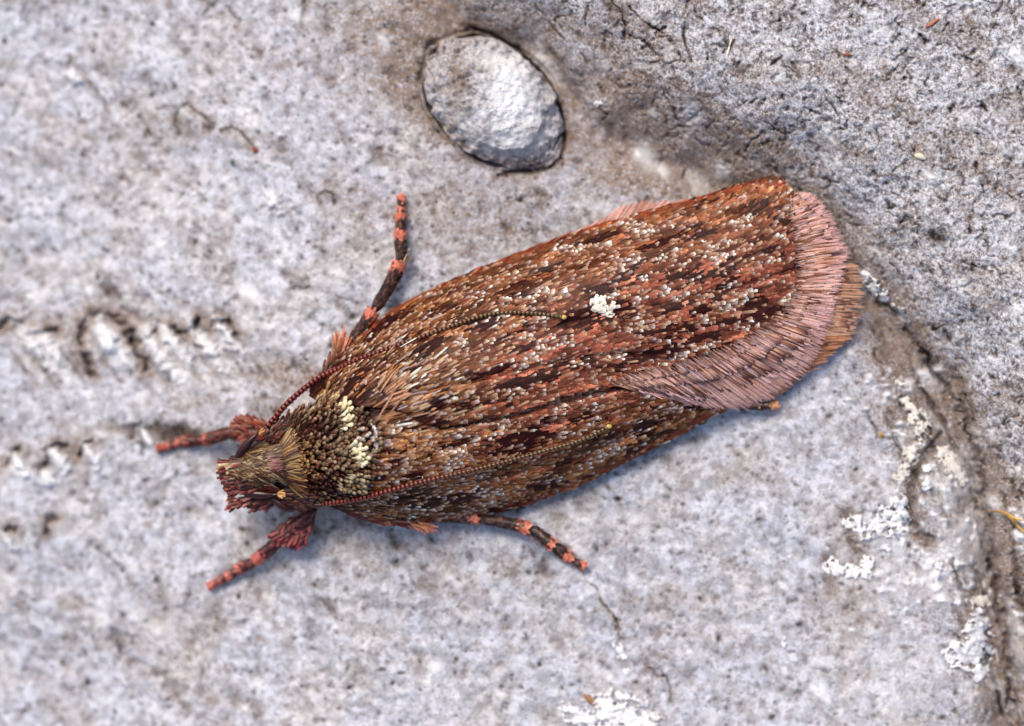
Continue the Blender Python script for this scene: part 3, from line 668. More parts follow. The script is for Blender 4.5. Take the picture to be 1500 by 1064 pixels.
UP_TOP = [(452, 580), (470, 553), (487, 531), (520, 498), (560, 467), (600, 443), (650, 418), (700, 396), (800, 358), (900, 325), (1000, 298), (1070, 278), (1110, 268), (1135, 267)]
UP_TERM = [(1135, 267), (1152, 285), (1165, 330), (1170, 378), (1166, 420), (1150, 456), (1110, 488), (1060, 513), (1000, 535), (930, 552)]
UP_DORS = [(930, 552), (880, 570), (840, 577), (800, 589), (740, 607), (680, 622), (640, 626), (612, 618), (590, 604), (560, 598), (530, 596), (505, 590), (470, 592)]
UW = UP_TOP + UP_TERM[1:] + UP_DORS[1:]
LW = [(540, 600), (590, 600), (612, 616), (640, 624), (740, 604), (850, 575), (900, 572), (950, 577), (1012, 588), (1062, 594), (1058, 601), (1000, 633),
      (950, 659), (900, 684), (850, 709), (800, 728), (750, 745), (700, 756), (650, 762), (600, 768), (560, 766), (520, 755), (480, 742), (455, 733), (470, 718), (530, 712), (548, 660)]
OFF_U, OFF_L = 0.07, 0.0

def wing(name, top, bot, poly, off, label, dx, dy):
    V, Fc = ruled(top, bot, 120, 34, off)
    x = V[:, 0]; col = np.tile(lin((60, 24, 15)), (len(V), 1))
    w = link(name, mesh_np(name, V, Fc, col), M_scale, moth); w['label'] = label
    x, y = jitter_grid(poly, dx, dy); n = len(x)
    ang = dir_at(x, y) + rng.normal(0, 5.5, n); c, pale = wing_cols(x, y)
    p, nn = surf(x, y, off + .012); T = tangent(x, y, ang, off)
    s, q, _ = q_of(x, y)
    L = np.interp(s, [150, 400, 900], [.18, .155, .14]) * np.exp(rng.normal(0, .2, n)); W = np.interp(s, [150, 500, 900], [.039, .036, .039]) * np.exp(rng.normal(0, .16, n))
    long = (rng.random(n) < .5 * np.exp(-(((x - 600) / 60) ** 2 + ((y - 575) / 45) ** 2))); L[long] *= 1.3; W[long] *= .75
    W[pale] *= 1.08
    lift = .06 + .07 * rng.random(n) + .04 * pale
    rc = fade(c, .55, 1.3); und = lin((112, 58, 38)) * np.exp(rng.normal(0, .3, n))[:, None]
    rc[pale, 0] = und[pale] * .5; rc[pale, 1] = und[pale] * .8; rc[pale, 2] = und[pale] * .75 + c[pale] * .25; rc[pale, 3] = c[pale] * .95
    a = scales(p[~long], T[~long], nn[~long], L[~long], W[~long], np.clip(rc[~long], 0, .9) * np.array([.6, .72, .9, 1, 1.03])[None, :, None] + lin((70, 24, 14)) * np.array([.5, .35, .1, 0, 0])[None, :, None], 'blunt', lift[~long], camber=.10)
    parts = [a]
    if long.any(): parts.append(scales(p[long], T[long], nn[long], L[long], W[long], fade(c[long], .7, 1.15), 'hair', lift[long] + .1))
    v, f, cc = merge(parts)
    s_ = link('wing_scales', mesh_np('wing_scales', v, f, cc), M_scale, w, 'stuff')
    return w

LW_TOP = [(540, 602), (590, 602), (612, 618), (640, 626), (740, 606), (880, 568), (930, 550), (1060, 508), (1150, 452), (1190, 422)]
LW_BOT = [(470, 738), (520, 754), (560, 765), (600, 767), (650, 761), (700, 755), (750, 744), (800, 727), (850, 708), (900, 683), (950, 658), (1000, 632), (1060, 599), (1100, 576), (1150, 540), (1205, 492)]
lower = wing('forewing', LW_TOP, LW_BOT, LW, OFF_L, 'lower wing, partly hidden under the other', 4.2, 2.7)
upper = wing('forewing', UP_TOP + [(1152, 285), (1165, 330), (1170, 378)], [(470, 592), (505, 590), (530, 596), (560, 598), (590, 604), (612, 618), (640, 626), (680, 622), (740, 607), (800, 589), (840, 577), (880, 570), (930, 552), (1000, 535), (1060, 513), (1110, 488), (1150, 456), (1166, 420), (1170, 384)], UW, OFF_U, 'upper wing with a white spot, overlapping the other', 4.2, 2.7)

# costal rims: rows of orange scales along the outer edges of both wings
def edge_scales(path, off, parent, side, name='wing_edge', c0=(176, 84, 48), c1=(90, 30, 20)):
    p = smooth_path(path, 2.2); n = len(p); reps = 3
    x = np.repeat(p[:, 0], reps) + rng.normal(0, 1.0, n * reps); y = np.repeat(p[:, 1], reps) + side * (np.tile(np.arange(reps), n) * 2.0) + rng.normal(0, .8, n * reps)
    g = np.gradient(p, axis=0); ang = np.degrees(np.arctan2(g[:, 1], g[:, 0])); ang = np.repeat(ang, reps) + rng.normal(-3 * side, 4, n * reps)
    pp, nn = surf(x, y, off + .015); T = tangent(x, y, ang, off); N_ = n * reps
    mix = rng.random(N_)[:, None] ** 1.2; c = lin(c0) * .75 * (1 - mix) + lin(c1) * mix; c *= np.exp(rng.normal(0, .25, N_))[:, None]
    v, f, cc = scales(pp, T, nn, .15 + .05 * rng.random(N_), .034 + .012 * rng.random(N_), fade(c, .7, 1.2), 'hair', .05)
    link(name, mesh_np(name, v, f, cc), M_scale, parent, 'stuff')
edge_scales(UP_TOP[2:], OFF_U, upper, 1); edge_scales(LW_BOT[1:14], OFF_L, lower, -1)

# white discal spot: curly white scales standing up
def scale_patch(name, poly, parent, dx, dy, cols, L, W, ang, off, lift, shape='club', stuff=True, jl=.15, mat=None, ja=14):
    x, y = jitter_grid(poly, dx, dy); n = len(x)
    pp, nn = surf(x, y, off); T = tangent(x, y, (ang(x, y) if callable(ang) else ang) + rng.normal(0, ja, n), off)
    ci = rng.integers(0, len(cols), n); c = np.array([lin(q) for q in cols])[ci] * np.exp(rng.normal(0, .14, n))[:, None]
    Lr = L * np.exp(rng.normal(0, jl, n)); Wr = W * np.exp(rng.normal(0, .12, n))
    if shape == 'club': v, f, cc = clubs(pp, T, nn, Lr, Wr, fade(c, .38, 1.1), lift + .12 * rng.normal(0, 1, n))
    else: v, f, cc = scales(pp, T, nn, Lr, Wr, fade(c, .6, 1.15), shape, lift)
    return link(name, mesh_np(name, v, f, cc), mat or M_thorax, parent, 'stuff' if stuff else None)
scale_patch('white_spot', [(864, 438), (876, 436), (884, 440), (880, 448), (886, 456), (896, 448), (899, 453), (892, 463), (880, 464), (870, 456), (864, 448)], upper, 3.4, 3.0,
            [(248, 240, 226), (240, 226, 208)], .10, .048, -25, OFF_U + .035, .30, shape='blunt', ja=38)

# ---- fringes
def fringe(name, pairs, parent, off, layers, nper, cols, dark_c, tipc, wid=.034, zl=.0, dens=1.0, label=None):
    pr = np.array(pairs, float); A = pr[:, :2]; B = pr[:, 2:]
    d = np.r_[0, np.cumsum(np.hypot(*(np.diff((A * .4 + B * .6), axis=0)).T))]
    parts = []
    for li, (frac, dk, zo) in enumerate(layers):
        n = int(d[-1] / nper * dens); u = np.sort(rng.random(n)) * d[-1]
        a = np.stack([np.interp(u, d, A[:, k]) for k in (0, 1)], -1); b = np.stack([np.interp(u, d, B[:, k]) for k in (0, 1)], -1)
        ln = frac * np.exp(rng.normal(0, .035, n)) + .06 * fbm(u, u * 0, 7, 2, 95 + li) * (frac > .5)
        st0 = rng.random(n) * .18 - .07; vec = b - a
        a2 = a + vec * st0[:, None]; x, y = a2[:, 0], a2[:, 1]
        ang = np.degrees(np.arctan2(vec[:, 1], vec[:, 0])) + rng.normal(0, 1.3, n)
        z0 = zm(x, y) + off + zo
        ex, ey = x + np.cos(np.radians(ang)) * np.hypot(*vec.T) * (ln - st0), y + np.sin(np.radians(ang)) * np.hypot(*vec.T) * (ln - st0)
        p0 = P(x, y, z0); p1 = P(ex, ey, np.maximum(zm(ex, ey) + off + zo - .03 + zl, gh(ex, ey) + .03)); T = p1 - p0
        L = np.linalg.norm(T, axis=1); T /= L[:, None]
        S = np.cross(T, [0, 0, 1.0]); nn = np.cross(S, T); nn /= np.linalg.norm(nn, axis=1, keepdims=True)
        ci = rng.integers(0, len(cols), n); c = np.array([lin(q) for q in cols])[ci] * np.exp(rng.normal(0, .20, n))[:, None]
        cc = np.repeat(c[:, None], 5, 1); cc[:, 0] *= .35; cc[:, 1] *= .75
        dm = rng.random(n) < dk
        cc[dm, 3] = cc[dm, 3] * .35 + lin(dark_c) * .65; cc[dm, 4] = lin(dark_c)
        if tipc is not None: cc[~dm, 4] = cc[~dm, 4] * .2 + lin(tipc) * .8; cc[~dm, 3] = cc[~dm, 3] * .6 + lin(tipc) * .4
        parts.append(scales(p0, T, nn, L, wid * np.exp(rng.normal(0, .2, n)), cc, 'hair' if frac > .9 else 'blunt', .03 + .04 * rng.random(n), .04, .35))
    v, f, c = merge(parts); o = link(name, mesh_np(name, v, f, c), M_fringe, parent, 'stuff')
    if label: o['label'] = label
UF = [(1140, 276, 1152, 270), (1150, 292, 1170, 282), (1154, 306, 1192, 284), (1160, 325, 1213, 308), (1165, 345, 1222, 328), (1168, 362, 1234, 352), (1170, 384, 1246, 372), (1170, 392, 1236, 388), (1168, 412, 1234, 404), (1162, 434, 1224, 438), (1150, 455, 1218, 470),
      (1128, 474, 1204, 502), (1096, 494, 1182, 540), (1060, 512, 1152, 566), (1020, 526, 1106, 592), (980, 536, 1066, 598), (930, 548, 1012, 592), (895, 562, 940, 574)]
PINK = [(226, 176, 160), (216, 164, 154), (206, 172, 168), (222, 172, 144), (190, 136, 118), (136, 84, 66), (158, 104, 74)]
fringe('fringe', UF[1:], upper, OFF_U + .02, [(1.0, .0, -.03), (1.0, .0, -.02), (.96, .0, -.012), (.82, .12, 0), (.66, .75, .010), (.42, .75, .020), (.20, .8, .030)], 1.5, PINK, (66, 30, 26), (236, 188, 184), .024, label='pink fringe with broken dark lines')
fringe('apex_fringe', [(1096, 280, 1120, 264), (1118, 284, 1140, 263), (1135, 290, 1152, 270), (1148, 300, 1162, 280)], upper, OFF_U + .02, [(1.0, .1, 0), (.7, .3, .01)], .7, [(196, 118, 70), (186, 100, 60), (206, 146, 104)], (80, 36, 26), (214, 140, 100), .034)
LF = [(1175, 392, 1252, 384), (1180, 408, 1262, 408), (1185, 430, 1265, 432), (1190, 448, 1263, 456), (1188, 470, 1256, 478), (1180, 490, 1248, 492), (1172, 508, 1238, 502), (1150, 526, 1222, 518), (1130, 545, 1200, 535), (1105, 562, 1180, 549), (1080, 580, 1150, 573), (1060, 592, 1128, 583), (1040, 602, 1090, 594)]
fringe('fringe', LF[:6], lower, OFF_L + .0, [(1.0, .0, -.03), (.93, .1, -.02), (.78, .6, -.01), (.6, .4, 0)], 1.1, [(206, 156, 122), (196, 140, 106), (190, 146, 124)], (100, 54, 44), (218, 172, 142), .028, label='beige orange fringe showing past the upper wing')
fringe('outer_fringe', LF[5:], lower, OFF_L + .0, [(1.0, .0, -.03), (.85, .3, -.02), (.65, .5, -.01), (.45, .5, 0)], 1.3, [(206, 140, 100), (194, 126, 86), (176, 106, 72)], (80, 38, 26), (212, 152, 116), .028)
# hind wing hairs along the upper edge, low down and soft
HF = [(790, 366, 808, 352), (830, 352, 852, 335), (870, 340, 892, 316), (890, 334, 912, 300), (920, 326, 944, 294), (945, 318, 966, 295), (975, 308, 996, 293), (1000, 300, 1020, 290)]
fringe('hindwing_fringe', HF, moth, -.06, [(1.0, .0, 0), (.85, .0, 0), (.65, 0, .01)], 1.7, [(206, 160, 148), (196, 146, 132), (176, 124, 108)], (120, 80, 70), None, .022)

# ---- body: one continuous mesh under the wings, head to tip of the abdomen
def body():
    n, m = 90, 36
    ss = np.linspace(8, 900, n); W_ = np.interp(ss, [8, 30, 70, 100, 118, 160, 230, 330, 500, 800, 900], [8, 26, 44, 40, 44, 74, 86, 80, 70, 50, 14])
    verts = []
    for s, w in zip(ss, W_):
        a = np.interp(s, _us, _ut); b = np.interp(s, _ls, _lt); tc = np.interp(s, [0, 100, 260, 500], [-2, -4, (a + b) / 2, (a + b) / 2])
        cx, cy = AX0 + AU * s + AN * tc
        ztop = float(zm(cx, cy)) - .055; zb = .12 if s > 120 else .25
        for k in range(m):
            th = 2 * math.pi * k / m; t = math.cos(th) * w
            px, py = cx + AN[0] * t, cy + AN[1] * t
            if math.sin(th) >= 0:
                z = min(zb + (ztop - zb) * (.25 + .75 * math.sin(th) ** .7), float(zm(px, py)) - .05)
            else: z = zb + (ztop - zb) * .25 * (1 + math.sin(th))
            verts.append(P(px, py, z))
    v = np.array(verts); k = np.arange(n * m).reshape(n, m); k2 = np.roll(k, -1, 1)
    f = np.stack([k[:-1], k[1:], k2[1:], k2[:-1]], -1).reshape(-1, 4)
    caps = [np.array([[k[0, i], k[0, i + 1], k[0, m - 2 - i], k[0, m - 1 - i]] for i in range(m // 2 - 1)]), np.array([[k[-1, i + 1], k[-1, i], k[-1, m - 1 - i], k[-1, m - 2 - i]] for i in range(m // 2 - 1)])]
    f = np.concatenate([f] + caps)
    col = np.tile(lin((52, 18, 12)), (len(v), 1))
    return link('body', mesh_np('body', v, f, col), M_chitin, moth)
bodyo = body()

# ---- thorax and head clothing
TH = [(432, 612), (470, 588), (498, 580), (512, 598), (530, 606), (546, 625), (550, 652), (543, 680), (532, 714), (505, 730), (470, 736), (440, 732), (424, 712), (414, 680), (408, 650), (415, 630)]
x, y = jitter_grid(TH, 5.4, 4.7); n = len(x)
redband = np.clip(1.3 * np.exp(-(((x - 478) / 46) ** 2 + ((y - 708) / 15) ** 2)) + 1.1 * np.exp(-(((x - 448) / 34) ** 2 + ((y - 632) / 12) ** 2)) + .9 * np.exp(-(((x - 532) / 13) ** 2 + ((y - 636) / 20) ** 2)), 0, 1)
gold = np.clip(1.2 * np.exp(-(((x - 430) / 22) ** 2 + ((y - 680) / 40) ** 2)), 0, 1)
c = np.where(rng.random(n)[:, None] < .5, lin((138, 114, 88)), lin((102, 78, 54)))
c = c * (1 - gold[:, None]) + lin((158, 116, 62)) * gold[:, None]
m = rng.random(n) < redband; c[m] = lin((66, 27, 16)); m3 = (~m) & (rng.random(n) < .16); c[m3] = lin((92, 48, 30))
c = c * np.exp(rng.normal(0, .2, n))[:, None]
pp, nn = surf(x, y, -.01); ang = -17 + rng.normal(0, 13, n) + (y - 662) * .35
T = tangent(x, y, ang)
near = x < 445 + rng.normal(0, 8, n)
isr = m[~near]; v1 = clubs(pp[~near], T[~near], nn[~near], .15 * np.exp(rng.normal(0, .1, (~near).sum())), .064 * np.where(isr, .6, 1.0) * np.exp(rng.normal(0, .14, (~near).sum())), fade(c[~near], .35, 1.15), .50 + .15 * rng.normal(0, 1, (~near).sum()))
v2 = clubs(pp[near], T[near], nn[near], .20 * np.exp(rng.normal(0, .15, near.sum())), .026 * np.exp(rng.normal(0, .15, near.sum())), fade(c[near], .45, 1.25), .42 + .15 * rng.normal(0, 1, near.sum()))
v, f, cc = merge([v1, v2]); link('thorax_scales', mesh_np('thorax_scales', v, f, cc), M_thorax, bodyo, 'stuff')

# individual large scales share a few meshes
def club_mesh(nm, col, L, W, ring=8):
    v, f, cc = clubs(np.zeros((1, 3)), np.array([[1.0, 0, 0]]), np.array([[0, 0, 1.0]]), np.array([L]), np.array([W]), fade(lin(col)[None], .5, 1.08), 0.0, ring)
    me = mesh_np(nm, v, f, cc); me.materials.append(M_thorax); return me
def tuft(name, label, poly, dx, dy, cols, L, W, ang, off, lift, ja=12, fan=0.0):
    t = bpy.data.objects.new(name, None); C.objects.link(t); t.parent = moth; t['label'] = label
    cx, cy = np.mean(poly, 0); base = P(cx, cy, float(zm(cx, cy)) + off); t.location = base; t.empty_display_size = .1
    ms = [club_mesh('scale', q, L, W) for q in cols]
    x, y = jitter_grid(poly, dx, dy); pp, nn = surf(x, y, off)
    a = ang + rng.normal(0, ja, len(x)) + fan * (y - cy); T = tangent(x, y, a)
    for i in range(len(x)):
        d = Vector(T[i]) + Vector(nn[i]) * (lift + .12 * rng.normal()); d.normalize()
        sd = Vector(nn[i]).cross(d).normalized(); up = d.cross(sd)
        k = math.exp(.12 * rng.normal())
        Mx = Matrix(((d.x, sd.x, up.x, pp[i, 0] - base[0]), (d.y, sd.y, up.y, pp[i, 1] - base[1]), (d.z, sd.z, up.z, pp[i, 2] - base[2]), (0, 0, 0, 1)))
        o = bpy.data.objects.new('scale', ms[int(rng.integers(len(ms)))]); C.objects.link(o); o.parent = t
        o.matrix_basis = Mx @ Matrix.Scale(k, 4)
CREAM = [(238, 226, 182), (228, 212, 164), (242, 232, 200)]
tuft('scale_tuft', 'cream tuft nearer the upper antenna', [(490, 599), (500, 594), (508, 602), (510, 614), (505, 626), (498, 629), (496, 619), (496, 609)], 5.0, 4.2, CREAM, .17, .062, -18, .035, .45, fan=.5)
tuft('scale_tuft', 'cream tuft nearer the lower antenna', [(508, 653), (517, 650), (529, 661), (532, 672), (527, 681), (519, 680), (512, 671), (508, 662)], 5.0, 4.2, CREAM, .17, .062, -10, .035, .45, fan=.6)
tuft('tegula', 'tan shoulder tuft under the upper antenna', [(446, 600), (470, 582), (484, 576), (492, 584), (488, 598), (466, 606), (448, 612)], 6.2, 5.0, [(176, 150, 106), (158, 128, 84), (186, 162, 122), (110, 66, 38)], .22, .058, -30, .03, .40)
tuft('tegula', 'grey tipped shoulder tuft above the lower antenna', [(492, 700), (512, 692), (528, 694), (534, 706), (528, 718), (504, 722), (486, 724)], 6.2, 5.2, [(164, 148, 120), (146, 126, 94), (124, 98, 62)], .17, .060, -14, .03, .65)
tuft('scale_tuft', 'pale grey scales behind the cream tufts', [(508, 634), (524, 624), (540, 640), (538, 652), (514, 648)], 7.5, 6.5, [(206, 198, 188), (190, 176, 162), (130, 84, 60)], .17, .056, -8, .03, .55)
# pale hind rim of the thorax
rim = smooth_path([(512, 600), (530, 606), (543, 620), (549, 636), (549, 654), (540, 672), (534, 690)], 2.0)
n = len(rim) * 2; x = np.repeat(rim[:, 0], 2) + rng.normal(0, .6, n); y = np.repeat(rim[:, 1], 2); g = np.gradient(rim, axis=0); ang = np.repeat(np.degrees(np.arctan2(g[:, 1], g[:, 0])), 2) + rng.normal(0, 7, n)
pp, nn = surf(x, y, .075); T = tangent(x, y, ang); c = lin((196, 186, 180)) * np.exp(rng.normal(0, .45, n))[:, None]
k_ = (y < 612) | (y > 668); x, y, pp, nn, T, c = x[~k_], y[~k_], pp[~k_] - [0, 0, .03], nn[~k_], T[~k_], c[~k_]; n = len(x)
v, f, cc = scales(pp, T, nn, .12 + .04 * rng.random(n), .024 + 0 * x, fade(c, .5, 1.1), 'hair', .05); link('thorax_rim', mesh_np('thorax_rim', v, f, cc), M_thorax, bodyo, 'stuff')
# loose long scales on the wing base
n = 20; x = rng.normal(568, 16, n); y = rng.normal(578, 14, n); pp, nn = surf(x, y, OFF_U + .05); T = tangent(x, y, -42 + rng.normal(0, 16, n))
v, f, cc = scales(pp, T, nn, .28 + .12 * rng.random(n), .026 + 0 * x, fade(np.tile(lin((170, 120, 92)), (n, 1)) * np.exp(rng.normal(0, .3, n))[:, None], .7, 1.15), 'hair', .12); link('base_hairs', mesh_np('base_hairs', v, f, cc), M_scale, upper, 'stuff')

# ---- head
head = bpy.data.objects.new('head', None); C.objects.link(head); head.parent = moth; head.location = P(385, 685, .8); head.empty_display_size = .1
hb = -Vector(head.location)
def hlink(name, v, f, cc, mat, kind=None):
    return link(name, mesh_np(name, v + np.array(hb), f, cc), mat, head, kind)
def hairs_from(root, n, angf, Lr, W, cols, off, lift, curl=.12, spread=8, pos_j=2.0):
    u = rng.random(n); r = smooth_path(root, 2.0); i = (u * (len(r) - 1)).astype(int); x = r[i, 0] + rng.normal(0, pos_j, n); y = r[i, 1] + rng.normal(0, pos_j, n)
    a = np.array([angf(t) for t in u]) + rng.normal(0, spread, n); pp, nn = surf(x, y, off); T = tangent(x, y, a)
    c = np.array([lin(q) for q in cols])[rng.integers(0, len(cols), n)] * np.exp(rng.normal(0, .22, n))[:, None]
    return scales(pp, T, nn, Lr[0] + (Lr[1] - Lr[0]) * rng.random(n), W * np.exp(rng.normal(0, .2, n)), fade(c, .55, 1.2), 'hair', lift + .06 * rng.normal(0, 1, n), curl)
TAN = [(134, 106, 68), (108, 78, 44), (172, 148, 110), (86, 52, 28), (60, 30, 18)]
parts = []
for off, r in ((.06, [(408, 652), (414, 672), (422, 710)]), (.04, [(392, 646), (396, 680), (404, 716)]), (.02, [(376, 652), (378, 682), (386, 718)]), (0, [(362, 664), (362, 690), (370, 716)])):
    parts.append(hairs_from(r, 150, lambda t: 150 + 58 * t + (0), (.17, .30), .021, TAN, off, .22, .28, 12))
parts.append(hairs_from([(410, 668), (416, 690)], 26, lambda t: 172, (.14, .22), .026, [(140, 92, 84), (120, 70, 66)], .09, .1, .1, 8))
parts.append(hairs_from([(376, 642), (392, 636), (412, 640)], 60, lambda t: 190 - 20 * t, (.16, .26), .026, [(120, 40, 22), (96, 28, 16)], .03, .2, .2, 14))
parts.append(hairs_from([(400, 712), (414, 722)], 40, lambda t: 190, (.12, .22), .026, [(130, 46, 28), (96, 28, 16)], .03, .2, .2, 14))
hlink('head_hair', *merge(parts), M_thorax, 'stuff')
# collar hair pointing back over the dark collar line
parts = [hairs_from([(410, 650), (417, 680), (424, 712)], 190, lambda t: -48 + 66 * t, (.18, .32), .022, [(140, 100, 48), (112, 76, 36), (166, 130, 80), (84, 40, 20), (60, 26, 14)], .05, .34, .12, 9, 1.2)]
hlink('collar_hair', *merge(parts), M_thorax, 'stuff')
# face: dark eyes
def ball(name, px, py, z, r, col, parent, sq=(1, 1, 1), mat=None, rough=None):
    n, m = 10, 18; th = np.linspace(.02, math.pi - .02, n)[:, None]; ph = np.arange(m)[None] / m * 2 * math.pi
    v = np.stack([np.sin(th) * np.cos(ph) * sq[0], np.sin(th) * np.sin(ph) * sq[1], np.cos(th) * sq[2] + 0 * ph], -1).reshape(-1, 3) * r
    k = np.arange(n * m).reshape(n, m); k2 = np.roll(k, -1, 1); f = np.stack([k[:-1], k[1:], k2[1:], k2[:-1]], -1).reshape(-1, 4)
    c0 = np.array(P(px, py, z)); off = -np.array(parent.location) if parent is not moth else 0
    return link(name, mesh_np(name, v + c0 + off, f, np.tile(lin(col), (len(v), 1))), mat or M_chitin, parent)
ball('eye', 399, 641, .50, .09, (14, 9, 9), head, (1.1, .9, 1)); ball('eye', 433, 730, .28, .06, (14, 9, 9), head, (1.1, .9, 1))
ball('eye', 357, 698, .74, .075, (12, 7, 7), head, (1.2, 1.0, .5))
# palps: blunt scale bunches pushing forward
def palp(label, root, tip, w, z0, z1, cols, n=90):
    root = np.array(root, float); tip = np.array(tip, float); d = tip - root; a0 = math.degrees(math.atan2(d[1], d[0])); u = rng.random(n) ** .8 * .72; nrm = np.array([-d[1], d[0]]) / np.hypot(*d)
    side = rng.normal(0, .42, n).clip(-1, 1); x = root[0] + d[0] * u + nrm[0] * side * w * .5; y = root[1] + d[1] * u + nrm[1] * side * w * .5
    z = z0 + (z1 - z0) * u + .10 * rng.random(n) - .08 * side ** 2
    a = np.radians(a0 + side * 16 + rng.normal(0, 6, n)); p = P(x, y, z)
    T = np.stack([np.cos(a), -np.sin(a), -.15 + .15 * rng.normal(0, 1, n)], -1); T /= np.linalg.norm(T, axis=1, keepdims=True); S = np.cross(T, [0, 0, 1.0]); nn = np.cross(S, T); nn /= np.linalg.norm(nn, axis=1, keepdims=True)
    c = np.array([lin(q) for q in cols])[rng.integers(0, len(cols), n)] * np.exp(rng.normal(0, .25, n))[:, None]
    v, f, cc = scales(p, T, nn, .13 + .08 * rng.random(n), .040 + 0 * x, fade(c, .6, 1.25), 'blunt', .12)
    r = .0; o = hlink('palp', v, f, cc, M_thorax); o['label'] = label; o['kind'] = 'stuff'
PR = [(104, 36, 30), (74, 22, 18), (128, 60, 46), (54, 16, 14)]
palp('upper palp, dark red with a pale edge', (362, 678), (321, 688), 22, .72, .56, PR + [(176, 150, 116)])
palp('lower palp with pinkish tips', (372, 726), (334, 742), 16, .60, .46, PR + [(188, 150, 120), (176, 104, 90)], 60)
palp('middle scale bunch between the palps', (374, 702), (331, 712), 34, .76, .56, PR + [(60, 20, 16)], 150)
palp('cheek scales under the head', (405, 728), (368, 740), 18, .55, .42, PR, 70)

# ---- antennae
def tube(path, rad, ring=10):
    c = np.asarray(path, float); n = len(c); t = np.gradient(c, axis=0); t /= np.linalg.norm(t, axis=1)[:, None]
    s = np.cross(t, [0, 0, 1.0]); s /= np.linalg.norm(s, axis=1)[:, None]; up = np.cross(s, t); a = np.arange(ring) / ring * 2 * math.pi
    v = c[:, None] + np.asarray(rad)[:, None, None] * (np.cos(a)[None, :, None] * s[:, None] + np.sin(a)[None, :, None] * up[:, None])
    k = np.arange(n * ring).reshape(n, ring); k2 = np.roll(k, -1, 1)
    return v.reshape(-1, 3), np.stack([k[:-1], k2[:-1], k2[1:], k[1:]], -1).reshape(-1, 4), (c, t, s, up)

NV = 10; ANT_MESH = []
for i in range(NV):
    g = i / (NV - 1); dk = lin((30, 6, 5)) * (1 - g) + lin((34, 22, 9)) * g; br = lin((138, 50, 36)) * (1 - g) + lin((122, 92, 48)) * g
    prof = [(0, .60, 0), (.06, .86, 0), (.42, .94, 0), (.47, .98, 1), (.88, 1.0, 1), (1.0, .78, .3)]
    ring = 14; a = np.arange(ring) / ring * 2 * math.pi; v = []; cc = []
    for (zz, r, b) in prof:
        for t in a:
            rr = r * (1 + (.07 * math.cos(t * 7) if b else 0)); v.append((zz, rr * math.cos(t), rr * math.sin(t))); cc.append(dk * (1 - b) + br * b * (1.0 + .25 * math.cos(7 * t)))
    k = np.arange(len(v)).reshape(len(prof), ring); k2 = np.roll(k, -1, 1); f = np.stack([k[:-1], k2[:-1], k2[1:], k[1:]], -1).reshape(-1, 4)
    me = mesh_np('segment', np.array(v, float), f, np.array(cc)); me.materials.append(M_chitin); ANT_MESH.append(me)

def antenna(label, pts, heights, scape, z_sc, bead):
    an = bpy.data.objects.new('antenna', None); C.objects.link(an); an.parent = moth; an['label'] = label
    x0, y0 = pts[0]; base = np.array(P(x0, y0, heights(x0, y0))); an.location = base; an.empty_display_size = .1
    p = smooth_path(pts, 1.0); w = P(p[:, 0], p[:, 1], np.array([heights(a, b) for a, b in p]))
    k = 15; pad = np.pad(w, ((k, k), (0, 0)), mode='edge'); ws = w.copy(); ws[:, 2] = np.convolve(pad[:, 2], np.ones(2 * k + 1) / (2 * k + 1), 'valid')
    d = np.r_[0, np.cumsum(np.linalg.norm(np.diff(ws, axis=0), axis=1))]; pos = 0
    while pos < d[-1] - .02:
        g = pos / d[-1]; pit = .068 - .008 * g; e = min(pos + pit, d[-1]); r = .046 - .019 * g
        a = Vector([np.interp(pos, d, ws[:, q]) for q in range(3)]); b = Vector([np.interp(e, d, ws[:, q]) for q in range(3)]); t = (b - a); ln = t.length * 1.04; t.normalize()
        s = t.cross(Vector((0, 0, 1))).normalized(); u = s.cross(t); a = a - Vector(base)
        rj = r * (1 + .05 * rng.normal())
        o = bpy.data.objects.new('segment', ANT_MESH[min(NV - 1, max(0, int((g - .30) / .5 * NV + rng.normal(0, .5))))]); C.objects.link(o); o.parent = an
        o.matrix_basis = Matrix(((t.x * ln, s.x * rj, u.x * rj, a.x), (t.y * ln, s.y * rj, u.y * rj, a.y), (t.z * ln, s.z * rj, u.z * rj, a.z), (0, 0, 0, 1)))
        pos += pit
    ex, ey = pts[-1]; ball('antenna_tip', ex, ey, heights(ex, ey), .033, (216, 180, 96), an, (1.3, 1, 1))
    sp = smooth_path(scape, 3.0); wv = P(sp[:, 0], sp[:, 1], np.linspace(z_sc[0], z_sc[1], len(sp))); g = np.linspace(0, 1, len(sp))
    v, f, _ = tube(wv, .022 + .042 * np.sin(np.clip(g * 1.15 + .12, 0, 1) * math.pi) ** .7, 12)
    col = np.tile(lin((48, 14, 10)), (len(v), 1)) * np.exp(np.repeat(rng.normal(0, .2, len(sp)), 12))[:, None]
    link('scape', mesh_np('scape', v - base, f, col), M_chitin, an)
    bx, by, bz = bead; n = 16; pp = np.tile(P(bx, by, bz), (n, 1)) + rng.normal(0, .012, (n, 3)); gg = np.array(scape[-1], float) - np.array(scape[0], float); a0 = math.atan2(-gg[1], gg[0]); aa = a0 + rng.normal(0, .25, n)
    T = np.stack([np.cos(aa), np.sin(aa), 0 * aa + .1], -1); T /= np.linalg.norm(T, axis=1, keepdims=True)
    v, f, cc = scales(pp, T, np.tile([0, 0, 1.0], (n, 1)), .07 + .03 * rng.random(n), .018 + 0 * aa, fade(np.tile(lin((214, 156, 84)), (n, 1)), .8, 1.1), 'hair', .15)
    link('scape_tip', mesh_np('scape_tip', v - base, f, cc), M_thorax, an, 'stuff')
hA = lambda x, y: float(np.maximum(zm(x, y) + .12, .62 + .30 * math.exp(-((x - 440) / 60) ** 2) * 0))
